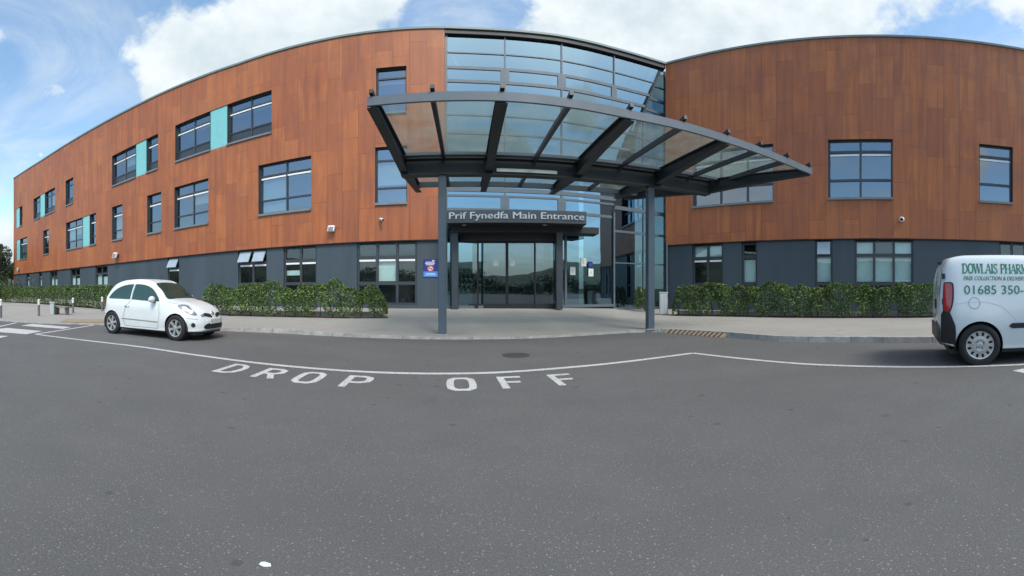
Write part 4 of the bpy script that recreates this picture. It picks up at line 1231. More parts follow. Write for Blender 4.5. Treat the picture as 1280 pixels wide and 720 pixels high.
def hedge(path, width, top, label, n_per_m=900, leaf_s=.085, gap=.25, lumps=.16, seed=1, edge=True):
    """path: ground points along the middle; top: height"""
    rr = random.Random(seed); random.seed(seed)
    pts = dense(path, 8); cum = [0]
    for a, b in zip(pts, pts[1:]): cum.append(cum[-1] + (b - a).length)
    L = cum[-1]
    def at(s):
        return Vector([lerp(list(zip(cum, [v[i] for v in pts])), s) for i in range(3)])
    c = at(L / 2)
    o = thing('hedge', c, label, 'hedge')
    m = MB(); st = MB()
    ph = [rr.uniform(0, 6.28) for _ in range(6)]
    def lump(s, a): return 1 + lumps * (math.sin(s * 2.3 + ph[0]) * .5 + math.sin(s * 5.1 + ph[1] + a) * .35 + math.sin(s * 9.7 + ph[2] - 2 * a) * .3)
    table = [(s_, at(s_)) for s_ in [L * i / 120 for i in range(121)]]
    # bushes (clump centres) so that light tops and dark hollows alternate
    for i in range(int(L * n_per_m)):
        s = rr.uniform(0, L); k = min(119, int(s / L * 120)); p = table[k][1].lerp(table[k + 1][1], s / L * 120 - k)
        t = (table[k + 1][1] - table[k][1]).normalized(); nn = Vector((-t.y, t.x, 0))
        endf = min(1, (min(s, L - s) + .03) / .35) ** .5
        lm = lump(s, 0) * endf; a = rr.random()
        if a < .42: y = -width / 2 * (1 - .30 * rr.random() ** 1.6); z = rr.random() ** .85; out = -nn + Vector((0, 0, .35))       # road face
        elif a < .78: y = rr.uniform(-1, 1) * width / 2; z = 1 - .16 * rr.random() ** 1.5; out = Vector((0, 0, 1)) - nn * .2        # top
        else: y = rr.uniform(-1, 1) * width / 2; z = rr.random(); out = Vector((0, 0, .4))
        y *= lump(s, 2 + z * 2) * endf * (1 - .18 * max(0, z - .75) * 4 * abs(y) / (width / 2)); zl = z
        hollow = math.sin(s * 4.3 + ph[3]) + math.sin(s * 7.9 + ph[4] + 2 * z)
        z = gap * (1 + .5 * hollow * (1 - zl)) * (1 - zl) + (top - 0) * zl * lm
        if zl < .35 and hollow > 1.25: continue
        out = (out + Vector((rr.gauss(0, .55), rr.gauss(0, .55), rr.gauss(0, .45)))).normalized()
        leaf(m, p + nn * y + Vector((0, 0, z)), leaf_s, out)
    # a few shoots standing above the top
    for i in range(int(L * 5)):
        s = rr.uniform(.2, L - .2); p = at(s); zt = top * lump(s, 1.5) + rr.uniform(-.05, .12)
        for k in range(5): leaf(m, p + Vector((rr.gauss(0, .06), rr.gauss(0, .06), zt - k * .05)), leaf_s * .9)
    m.build('foliage', 'leaf', o)
    s = .25
    while s < L - .1:
        p = at(s); q = p + Vector((rr.gauss(0, .06), rr.gauss(0, .06), 0))
        for k in range(2):
            st.tube(q + Vector((0, 0, -.03)), q + Vector((rr.gauss(0, .12), rr.gauss(0, .1), top * .7)), .016, .008, n=5)
        s += rr.uniform(.35, .6)
    st.build('stems', 'bark', o)
    bed = MB(); ps = [at(L * i / 30) for i in range(31)]
    strip_z = []
    for a, b in zip(ps, ps[1:]):
        t = (b - a).normalized(); n = Vector((-t.y, t.x, 0)) * width * .42
        up = Vector((0, 0, .012)); bed.quad(a - n + up, b - n + up, b + n + up, a + n + up)
    bed.build('planting_bed', 'soil', o)
    # pale edging stone behind
    e = MB()
    for a, b in zip(ps, ps[1:]) if edge else ():
        t = (b - a).normalized(); n = Vector((-t.y, t.x, 0)); e.bar(a + n * width * .5 + Vector((0, 0, .09)), b + n * width * .5 + Vector((0, 0, .09)), .14, .18)
    if edge: e.build('edging', 'gravel', o)


def back_of(p, d):   # shift away from the camera station
    h = Vector((p.x, p.y, 0)).normalized(); return p + h * d


hedge([back_of(gp(x, y), .42) for x, y in ((258, 393.2), (300, 395), (345, 396), (400, 397.2), (440, 398), (484, 397.6))], 1.05, 1.17, 'leafy green hedge under the ground floor windows, from the white car to the entrance', 2800, .072, .14, .22, 3)
hedge([back_of(gp(x, y), .45) for x, y in ((842, 394.8), (900, 395.6), (980, 397.2), (1060, 397.6), (1130, 397.4), (1200, 396.5), (1300, 394.5))], 1.0, 1.26, 'long clipped green hedge in front of the right wing behind the van', 2600, .072, .14, .13, 5)
hedge([back_of(gp(x, y), .7) for x, y in ((-60, 379), (0, 377.5), (30, 378.6), (60, 380.2), (95, 383), (130, 386), (165, 389), (200, 391))], 1.6, 1.25, 'far dark hedge behind the bench and bollards on the left', 1500, .09, .08, .12, 9, False)


def bush(x, y, r, h, label):
    p = back_of(gp(x, y), r); random.seed(int(x)); m = MB()
    o = thing('bush', p, label, 'bush')
    for i in range(1400):
        a = random.uniform(0, 6.28); zz = random.random() ** .7; rr = r * random.uniform(.6, 1.05) * (1 - .35 * zz ** 3)
        leaf(m, p + Vector((rr * math.cos(a), rr * math.sin(a), .1 + h * zz * (1 + .1 * math.sin(3 * a)))), .09)
    m.build('foliage', 'leaf', o)
    m = MB()
    for k in range(5): m.tube(p, p + Vector((random.gauss(0, .15), random.gauss(0, .15), h * .8)), .015, .006, n=5)
    m.build('stems', 'bark', o)


bush(806, 390, .55, 1.05, 'small round bush between the entrance glass and the steel bin')


def tree(loc, H, cr, label, mat, n, ls, seed, name='tree'):
    rr = random.Random(seed); random.seed(seed)
    o = thing(name, loc, label, 'tree', 'trees beyond the left end of the building')
    loc = Vector(loc); m = MB(); top = loc + Vector((rr.gauss(0, .3), rr.gauss(0, .3), H * .75)); m.tube(loc - Vector((0, 0, .2)), top, H * .03, H * .008, n=8)
    ends = []
    for k in range(9):
        a = rr.uniform(0, 6.28); b = loc.lerp(top, rr.uniform(.35, .9)); e = b + Vector((math.cos(a) * cr * rr.uniform(.4, .9), math.sin(a) * cr * rr.uniform(.4, .9), H * rr.uniform(.05, .25))); m.tube(b, e, H * .010, H * .003, n=5); ends.append(e)
    m.build('trunk', 'bark', o)
    m = MB()
    cl = ends + [top + Vector((rr.gauss(0, cr * .4), rr.gauss(0, cr * .4), rr.uniform(-.1, .25) * H)) for _ in range(7)]
    cl = [(c, cr * rr.uniform(.28, .5)) for c in cl]
    for i in range(n):
        c, r = rr.choice(cl); d = Vector((rr.gauss(0, 1), rr.gauss(0, 1), rr.gauss(0, .8))).normalized() * r * rr.uniform(.3, 1.0) ** .5
        leaf(m, c + d, ls)
    m.build('crown', mat, o)


tree(pol(-6, 58), 7.4, 2.6, 'tall dark leafy tree at the far left edge, beyond the building', 'leafdark', 5000, .32, 21)
tree(pol(9, 66), 5.0, 2.6, 'low bright green tree just left of the building end', 'leaftree', 4200, .30, 22)
tree(pol(-30, 48), 5.5, 3.2, 'broad green tree off the left end of the far hedge', 'leaftree', 4200, .30, 23)
tree(pol(17, 74), 5.6, 2.5, 'small dark green tree touching the left corner of the building', 'leaftree', 3600, .30, 24)
tree(pol(-70, 60), 9, 4, 'large dark tree far off to the left of the road', 'leafdark', 4500, .36, 25)


def scrub(pts, name, label, mat, hmax, n, ls, seed):
    random.seed(seed); m = MB()
    for i in range(n):
        a = random.random() * (len(pts) - 1); k = int(a); p = pts[k].lerp(pts[k + 1], a - k)
        hh = hmax * (.6 + .4 * math.sin(a * 7 + seed) * math.sin(a * 2.3))
        q = p + Vector((random.gauss(0, 2.2), random.gauss(0, 2.2), 0)); zz = random.random() ** .7 * hh
        leaf(m, Vector((q.x, q.y, zz)), ls)
    o = m.build(name, mat); tag(o, label, 'scrub', kind='stuff')


scrub([pol(-70, 40), pol(-30, 42), pol(0, 46), pol(14, 54), pol(20, 68)], 'scrub', 'green scrub and undergrowth beyond the far left hedge', 'leaftree', 2.3, 5200, .28, 4)
# behind the camera station, seen only mirrored in the glass: wooded edge of the car park and the valley side
scrub([Vector((-75, -30, 0)), Vector((-40, -48, 0)), Vector((0, -54, 0)), Vector((40, -46, 0)), Vector((75, -24, 0))], 'treeline', 'dark line of trees along the far edge of the car park', 'leafdark', 7.0, 42000, .42, 6)


def hills():
    m = MB(); n = 90; rows = []
    for j in range(9):
        d = 170 + 40 * j
        row = []
        for i in range(n + 1):
            a = R(-115) + R(230) * i / n + math.pi
            h = (j / 8) ** .8 * (34 + 9 * math.sin(a * 3.1 + 1) + 6 * math.sin(a * 7.3) + 3 * math.sin(a * 17 + 2)) - .5
            row.append(Vector((d * math.sin(a), d * math.cos(a), h)))
        rows.append(row)
    for a, b in zip(rows, rows[1:]):
        for i in range(n): m.quad(a[i], a[i + 1], b[i + 1], b[i])
    tag(m.build('hills', 'hill', None, True), kind='structure')


hills()


# ------------------------------------------------------------------ vehicles
def section(P, k):      # Catmull-Rom through the half-section control points
    out = []
    for i in range(len(P) - 1):
        p = [P[max(0, min(len(P) - 1, i + j))] for j in (-1, 0, 1, 2)]
        for q in range(k):
            t = q / k
            out.append(.5 * (2 * p[1] + (p[2] - p[0]) * t + (2 * p[0] - 5 * p[1] + 4 * p[2] - p[3]) * t * t + (3 * p[1] - p[0] - 3 * p[2] + p[3]) * t ** 3))
    out.append(P[-1]); return out


def car_body(prof, axles, ra, zc, xs, k=5, ymin=.45):
    """prof: dict of curves over x: zs, zm, zb, zr, zt (heights), ws, wm, wb, wr (half widths)"""
    rings = []
    for x in xs:
        g = {n: hermite(c, x) for n, c in prof.items()}
        P = [Vector((g['ws'] * .55, g['zs'])), Vector((g['ws'] * .95, g['zs'] + .015)), Vector((g['ws'], g['zs'] + .09)), Vector((g['wm'], g['zm'])), Vector((g['wb'], g['zb'])), Vector((g['wr'], g['zr'])), Vector((g['wr'] * .62, g['zt'] - (g['zt'] - g['zr']) * .16)), Vector((0, g['zt']))]
        h = section(P, k)
        rings.append([Vector((x, -p.x, p.y)) for p in h] + [Vector((x, p.x, p.y)) for p in reversed(h[:-1])])
    n = len(rings[0]); V = [p for r in rings for p in r]; F = []
    for i in range(len(rings) - 1):
        for j in range(n):
            F.append([i * n + j, (i + 1) * n + j, (i + 1) * n + (j + 1) % n, i * n + (j + 1) % n])
    F.append([j for j in range(n)]); F.append([(len(rings) - 1) * n + j for j in range(n)][::-1])
    keep, cut = [], []
    for f in F:
        c = sum((V[i] for i in f), Vector()) / len(f)
        (cut if len(f) == 4 and abs(c.y) > ymin and any((c.x - ax) ** 2 + (c.z - zc) ** 2 < ra * ra for ax in axles) else keep).append(f)
    used = {i for f in keep for i in f}; bd = {i for f in cut for i in f} & used
    for i in bd:
        ax = min(axles, key=lambda a: abs(a - V[i].x)); dx, dz = V[i].x - ax, V[i].z - zc; r = math.hypot(dx, dz)
        if V[i].z > .16 + 0 and r > 1e-6 and abs(r - ra) < .12: V[i].x = ax + dx / r * ra; V[i].z = zc + dz / r * ra
    m = MB(); m.v = V; m.f = keep; m.uv = [None] * len(keep)
    return m, BVHTree.FromPolygons(V, keep)


def decal(bvh, outline, axis, sign, off=.006, rings=6, n=48, smooth=True, thick=0.0):
    """closed outline in the plane across the axis, thrown on to the body"""
    P = [Vector(p) for p in outline]
    cum = [0]
    for i in range(len(P)): cum.append(cum[-1] + (P[(i + 1) % len(P)] - P[i]).length)
    Q = []
    for k in range(n):
        s = cum[-1] * k / n; i = max(j for j in range(len(P)) if cum[j] <= s + 1e-9); tt = (s - cum[i]) / max(1e-9, cum[i + 1] - cum[i]); Q.append(P[i].lerp(P[(i + 1) % len(P)], tt))
    c = sum(Q, Vector((0, 0))) / n
    m = MB(); idx = {}
    def shot(p):
        if axis == 'y': o, d = Vector((p.x, sign * 3, p.y)), Vector((0, -sign, 0))
        elif axis == 'x': o, d = Vector((sign * 8, p.x, p.y)), Vector((-sign, 0, 0))
        else: o, d = Vector((p.x, p.y, 5)), Vector((0, 0, -1))
        h = bvh.ray_cast(o, d)
        if h[0] is None: return None
        nn = h[1] if h[1].dot(d) < 0 else -h[1]
        return h[0] + nn * off
    V = [shot(c)]
    for r in range(1, rings + 1):
        for p in Q: V.append(shot(c + (p - c) * (r / rings)))
    last = V[0]
    for i, v in enumerate(V):
        if v is None: V[i] = last
        else: last = v
    F = [[0, 1 + i, 1 + (i + 1) % n] for i in range(n)]
    for r in range(rings - 1):
        a, b = 1 + r * n, 1 + (r + 1) * n
        for i in range(n): F.append([a + i, b + i, b + (i + 1) % n, a + (i + 1) % n])
    m.v = V; m.f = F; m.uv = [None] * len(F); return m


def seam(bvh, path, sign, w=.012, off=.004):
    m = MB(); P = [Vector(p) for p in path]; Q = []
    for a, b in zip(P, P[1:]):
        k = max(2, int((b - a).length / .05)); Q += [a.lerp(b, i / k) for i in range(k)]
    Q.append(P[-1])
    def shot(p):
        h = bvh.ray_cast(Vector((p.x, sign * 3, p.y)), Vector((0, -sign, 0)))
        return None if h[0] is None else h[0] + Vector((0, sign * off, 0))
    for a, b in zip(Q, Q[1:]):
        t = (b - a).normalized(); nn = Vector((-t.y, t.x)) * w / 2; c = [shot(a - nn), shot(b - nn), shot(b + nn), shot(a + nn)]
        if all(c): m.quad(*c)
    return m


def smooth_closed(P, k=5):
    out = []; n = len(P)
    for i in range(n):
        p = [Vector(P[(i + j) % n]) for j in (-1, 0, 1, 2)]
        for q in range(k):
            t = q / k; v = .5 * (2 * p[1] + (p[2] - p[0]) * t + (2 * p[0] - 5 * p[1] + 4 * p[2] - p[3]) * t * t + (3 * p[1] - p[0] - 3 * p[2] + p[3]) * t ** 3); out.append((v.x, v.y))
    return out


def wheel(root, x, y, r, w, style):
    s = 1 if y > 0 else -1; c = Vector((x, y, r)); ax = Vector((0, s, 0))
    m = MB(); m.lathe([(r * .60, -w), (r * .80, -w), (r * .93, -w * .92), (r, -w * .6), (r, w * .1 - w * .1), (r * .985, .0 + 0), (r * .95, .015), (r * .80, .02), (r * .68, .012), (r * .66, 0)], c, ax, 36)
    t = m.build('wheel', 'tyre', root, True, True)
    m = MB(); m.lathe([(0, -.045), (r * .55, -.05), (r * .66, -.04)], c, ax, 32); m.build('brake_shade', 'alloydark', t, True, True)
    m = MB(); m.lathe([(r * .61, -.03), (r * .62, .008), (r * .675, .012), (r * .68, 0)], c, ax, 36)
    m.lathe([(0, .010), (r * .10, .010), (r * .17, .002), (r * .19, -.04)], c, ax, 20)
    N, a0 = (6, .25) if style == 'alloy' else (12, 0)
    for i in range(N):
        a = 2 * math.pi * i / N + a0; d = Vector((math.cos(a), 0, math.sin(a))); e = Vector((-math.sin(a), 0, math.cos(a)))
        if style == 'alloy':
            p, q = c + d * r * .14, c + d * r * .63
            w0, w1 = r * .075, r * .115
            m.hexa([p - e * w0 - ax * .04, p + e * w0 - ax * .04, q + e * w1 - ax * .035, q - e * w1 - ax * .035, p - e * w0 + ax * .004, p + e * w0 + ax * .004, q + e * w1 + ax * .006, q - e * w1 + ax * .006])
        else:
            p, q = c + d * r * .42, c + d * r * .63; w0, w1 = r * .055, r * .105
            m.hexa([p - e * w0 - ax * .04, p + e * w0 - ax * .04, q + e * w1 - ax * .03, q - e * w1 - ax * .03, p - e * w0 + ax * .006, p + e * w0 + ax * .006, q + e * w1 + ax * .006, q - e * w1 + ax * .006])
    if style != 'alloy':
        m.lathe([(r * .16, .008), (r * .30, .012), (r * .44, .008), (r * .45, -.03)], c, ax, 32)
    m.build('rim', 'alloy', t, False, True)
    if style != 'alloy':
        m = MB()
        for i in range(4):
            a = math.pi / 2 * i + .6; p = c + Vector((math.cos(a), 0, math.sin(a))) * r * .20; m.tube(p + ax * .006, p + ax * .014, r * .035, n=8)
        m.build('wheel_nut', 'alloydark', t, False, True)
    return t


def wells(root, axles, ra, zc, yo, yi):
    for ax in axles:
        for s in (-1, 1):
            m = MB(); n = 18; P = [(ax + ra * math.cos(math.pi * (-.12 + 1.24 * i / n)), zc + ra * math.sin(math.pi * (-.12 + 1.24 * i / n))) for i in range(n + 1)]
            for a, b in zip(P, P[1:]): m.quad((a[0], s * yo, a[1]), (b[0], s * yo, b[1]), (b[0], s * yi, b[1]), (a[0], s * yi, a[1]))
            m.add([(p[0], s * yi, p[1]) for p in P], [list(range(n + 1))])
            m.build('wheel_well', 'black', root, False, True)


def small_car():
    front, rear = gp(219, 426, True), gp(140, 417, True)
    d = Vector((front.x - rear.x, front.y - rear.y, 0)); rz = math.atan2(d.y, d.x); sc = d.length / 2.43
    n = Vector((-math.sin(rz), math.cos(rz), 0))
    base = Vector((rear.x, rear.y, 0)) + n * .80 * sc
    t = thing('parked_car', base, 'small rounded white three door hatchback parked nose right by the kerb', 'car', None, rz)
    t.scale = (sc, sc, sc * 1.085)
    prof = dict(
        zs=[(-.57, .34), (-.5, .30), (-.3, .24), (.3, .19), (2.1, .19), (2.8, .21), (3.05, .22), (3.15, .27)],
        zm=[(-.57, .56), (-.4, .58), (.3, .56), (2.2, .54), (2.9, .50), (3.15, .44)],
        zb=[(-.57, .78), (-.5, .93), (-.3, .97), (.5, .93), (1.6, .90), (2.1, .895), (2.5, .84), (2.85, .73), (3.05, .62), (3.15, .50)],
        zr=[(-.57, .80), (-.53, .95), (-.45, 1.06), (-.25, 1.27), (0, 1.385), (.4, 1.45), (.9, 1.465), (1.3, 1.43), (1.55, 1.35), (1.85, 1.15), (2.12, .965), (2.5, .895), (2.85, .79), (3.05, .66), (3.15, .51)],
        zt=[(-.57, .82), (-.54, .98), (-.47, 1.11), (-.28, 1.33), (-.05, 1.455), (.4, 1.525), (.85, 1.54), (1.2, 1.515), (1.45, 1.44), (1.75, 1.255), (2.1, 1.02), (2.45, .96), (2.8, .86), (3.02, .72), (3.12, .59), (3.15, .53)],
        ws=[(-.57, .52), (-.45, .66), (-.2, .76), (.4, .79), (2.1, .79), (2.6, .77), (2.95, .63), (3.1, .46), (3.15, .32)],
        wm=[(-.57, .56), (-.45, .70), (-.15, .81), (.3, .825), (1.2, .815), (2.2, .83), (2.6, .81), (2.9, .68), (3.08, .50), (3.15, .34)],
        wb=[(-.57, .50), (-.45, .65), (-.15, .765), (.4, .80), (1.3, .80), (2.1, .77), (2.5, .73), (2.85, .62), (3.05, .45), (3.15, .30)],
        wr=[(-.57, .42), (-.45, .52), (-.2, .555), (.4, .575), (1.2, .575), (1.55, .585), (1.9, .635), (2.15, .67), (2.5, .62), (2.85, .50), (3.05, .34), (3.15, .22)])
    xs = sorted(set([-.57, -.56, -.545, -.52, 3.15, 3.145, 3.13] + [round(-.5 + .04 * i, 3) for i in range(91)] + [3.11]))
    xs = [x for x in xs if x <= 3.15]
    axles = (0, 2.43)
    m, bvh = car_body(prof, axles, .358, .312, xs)
    m.build('body', 'white', t, True, True)
    wells(t, axles, .359, .312, .80, .50)
    for x in axles:
        for s in (-1, 1): wheel(t, x, s * .805, .312, .19, 'alloy')
    for s in (-1, 1):
        fr_ = [(1.86, .95), (1.80, 1.04), (1.66, 1.17), (1.52, 1.27), (1.36, 1.335), (1.18, 1.375), (1.0, 1.39), (.84, 1.395), (.825, 1.2), (.82, .985), (1.2, .965), (1.6, .95)]
        decal(bvh, fr_, 'y', s).build('side_window', 'carglass', t, True, True)
        re_ = [(.755, .985), (.76, 1.2), (.775, 1.393), (.6, 1.388), (.42, 1.368), (.25, 1.33), (.10, 1.275), (-.03, 1.20), (-.13, 1.11), (-.20, 1.015), (-.17, .995), (.3, .99)]
        decal(bvh, re_, 'y', s).build('quarter_window', 'carglass', t, True, True)
        for nm, P, w, mt in (('door_seam', [(1.86, .92), (1.90, .6), (1.82, .27), (.55, .27)], .012, 'seam'), ('door_seam', [(.55, .27), (.50, .5), (.62, .8), (.80, .95), (.81, 1.40)], .014, 'seam'),
                             ('rub_strip', [(1.83, .43), (.44, .46)], .03, 'seam'), ('bumper_seam', [(2.76, .56), (2.9, .55), (3.0, .53)], .012, 'seam'), ('bonnet_seam', [(2.16, .935), (2.3, .915), (2.48, .885)], .012, 'seam'), ('bumper_seam', [(-.30, .55), (-.5, .58)], .012, 'seam')):
            seam(bvh, P, s, w).build(nm, mt, t, False, True)
        h = bvh.ray_cast(Vector((.66, s * 3, .80)), Vector((0, -s, 0)))[0]
        m = MB(); m.tube((.58, h.y + s * .012, .80), (.75, h.y + s * .012, .80), .018, n=8); m.build('door_handle', 'chrome', t, True, True)
        m = MB(); m.lathe([(0, -.09), (.055, -.07), (.085, 0), (.08, .06), (.05, .085), (0, .09)], (1.70, s * .92, 1.0), (0, 1, .12), 14); mi = m.build('mirror', 'white', t, True, True)
        m = MB(); m.bar((1.72, s * .80, .93), (1.71, s * .90, .965), .05, .05); m.build('mirror_arm', 'black', mi, False, True)
        hl = smooth_closed([(2.46, .865), (2.62, .875), (2.80, .79), (2.96, .655), (2.90, .63), (2.72, .70), (2.55, .79)], 4)
        L = decal(bvh, hl, 'y', s, .008).build('headlight', 'lens', t, True, True)
        for cx, cz, rr in ((2.66, .785, .055), (2.83, .71, .04)):
            q = decal(bvh, [(cx + rr * math.cos(a * .5236), cz + rr * math.sin(a * .5236)) for a in range(12)], 'y', s, .013, 2, 16); q.build('lamp_bowl', 'chrome', L, True, True)
        g = smooth_closed([(s * .10, .565), (s * .36, .60), (s * .42, .635), (s * .34, .675), (s * .13, .645)], 4)
        decal(bvh, g, 'x', 1, .008).build('grille', 'black', t, True, True)
        ind = smooth_closed([(s * .40, .60), (s * .47, .60), (s * .48, .64), (s * .42, .645)], 3)
        decal(bvh, ind, 'x', 1, .014, 3, 20).build('indicator', 'lens', t, True, True)
        f = [(2.915 + .05 * math.cos(a * .5236), .40 + .055 * math.sin(a * .5236)) for a in range(12)]
        decal(bvh, f, 'y', s, .007, 3, 20).build('fog_lamp', 'black', t, True, True)
        tl = smooth_closed([(-.47, .98), (-.36, 1.02), (-.33, .80), (-.42, .68), (-.52, .72)], 4)
        decal(bvh, tl, 'y', s, .007).build('tail_light', 'red', t, True, True)
    ws_ = smooth_closed([(2.07, -.60), (2.10, 0), (2.07, .60), (1.80, .565), (1.52, .50), (1.46, 0), (1.52, -.50), (1.80, -.565)], 4)
    decal(bvh, ws_, 'z', 1, .006, 10, 64).build('windscreen', 'carglass', t, True, True)
    rw = smooth_closed([(-.46, -.43), (-.46, .43), (-.18, .44), (-.15, 0), (-.18, -.44)], 4)
    decal(bvh, rw, 'z', 1, .006).build('rear_window', 'carglass', t, True, True)
    intake = smooth_closed([(-.36, .42), (-.44, .31), (0, .29), (.44, .31), (.36, .42), (0, .43)], 4)
    decal(bvh, intake, 'x', 1, .008).build('air_intake', 'black', t, True, True)
    m = MB(); m.box((3.175, 0, .47), (.006, 0, 0), (0, .25, 0), (0, 0, .055)); m.build('number_plate', 'plate', t, False, True)
    m = MB()
    for k in range(7):
        if k != 4: m.box((3.1825, -.19 + .063 * k, .47), (.001, 0, 0), (0, .019, 0), (0, 0, .033))
    m = MB(); h = bvh.ray_cast(Vector((8, 0, .66)), Vector((-1, 0, 0)))[0] or Vector((3.1, 0, .66))
    m.lathe([(.040, 0), (.058, .004), (.058, .014), (.040, .018)], h, (.85, 0, .5), 20); m.box(h + Vector((.012, 0, .006)), (.006, 0, -.004), (0, .07, 0), (.006, 0, .010)); m.build('badge', 'chrome', t, True, True)
    m = MB(); m.tube((1.30, 0, 1.50), (1.16, 0, 1.86), .006, .003, n=6); m.build('aerial', 'black', t, False, True)
    m = MB(); m.tube((1.31, 0, 1.485), (1.30, 0, 1.52), .018, .012, n=8)
    # dark underside
    m = MB(); m.abox(-.35, 2.95, -.62, .62, .16, .20); m.build('underbody', 'black', t, False, True)
    m = MB()
    for y in (-.34, .34):
        m.box((1.02, y, 1.00), (.05, 0, .10), (0, .20, 0), (-.05, 0, .22)); m.box((.98, y, 1.26), (.04, 0, 0), (0, .10, 0), (0, 0, .07))
    m.build('seats', 'black', t, False, True)


SER = {  # thick-and-thin strokes: (points, weight) weight 1 thick, 0 thin
    'D': (.78, [([(.16, 0), (.16, 1)], 1), ([(.16, .97), (.40, .97), (.62, .82), (.70, .5), (.62, .18), (.40, .03), (.16, .03)], .6)], [(.16, 0), (.16, 1)]),
    'O': (.84, [([(.42, .98), (.20, .88), (.10, .5), (.20, .12), (.42, .02), (.64, .12), (.74, .5), (.64, .88), (.42, .98)], .75)], []),
    'W': (1.05, [([(.06, 1), (.30, 0)], 1), ([(.30, 0), (.52, .95)], .2), ([(.50, 1), (.74, 0)], 1), ([(.74, 0), (.98, 1)], .2)], [(.06, 1), (.52, 1), (.98, 1)]),
    'L': (.66, [([(.16, 0), (.16, 1)], 1), ([(.05, .03), (.62, .03), (.62, .22)], .2)], [(.16, 1)]),
    'A': (.80, [([(.08, 0), (.40, 1)], .2), ([(.40, 1), (.70, 0)], 1), ([(.18, .34), (.60, .34)], .2)], [(.08, 0), (.70, 0)]),
    'I': (.36, [([(.18, 0), (.18, 1)], 1)], [(.18, 0), (.18, 1)]),
    'S': (.62, [([(.52, .78), (.48, .93), (.30, .98), (.12, .86), (.14, .66), (.46, .40), (.52, .20), (.38, .04), (.20, .02), (.08, .10), (.06, .26)], .6)], []),
    'P': (.68, [([(.16, 0), (.16, 1)], 1), ([(.16, .97), (.44, .97), (.60, .84), (.60, .62), (.44, .48), (.16, .48)], .5)], [(.16, 0), (.16, 1)]),
    'H': (.86, [([(.16, 0), (.16, 1)], 1), ([(.70, 0), (.70, 1)], 1), ([(.16, .5), (.70, .5)], .2)], [(.16, 0), (.16, 1), (.70, 0), (.70, 1)]),
    'R': (.78, [([(.16, 0), (.16, 1)], 1), ([(.16, .97), (.42, .97), (.58, .86), (.58, .64), (.42, .52), (.16, .52)], .5), ([(.36, .52), (.72, 0)], 1)], [(.16, 0), (.16, 1), (.72, 0)]),
    'M': (1.0, [([(.14, 0), (.14, 1)], .2), ([(.14, 1), (.50, .05)], 1), ([(.50, .05), (.84, 1)], .2), ([(.84, 0), (.84, 1)], 1)], [(.14, 0), (.14, 1), (.84, 0), (.84, 1)]),
    'C': (.74, [([(.66, .76), (.58, .92), (.40, .98), (.18, .86), (.10, .5), (.18, .14), (.40, .02), (.58, .08), (.68, .24)], .65)], []),
    'Y': (.78, [([(.06, 1), (.38, .48)], 1), ([(.72, 1), (.38, .48)], .2), ([(.38, 0), (.38, .48)], 1)], [(.06, 1), (.72, 1), (.38, 0)]), ' ': (.4, [], [])}


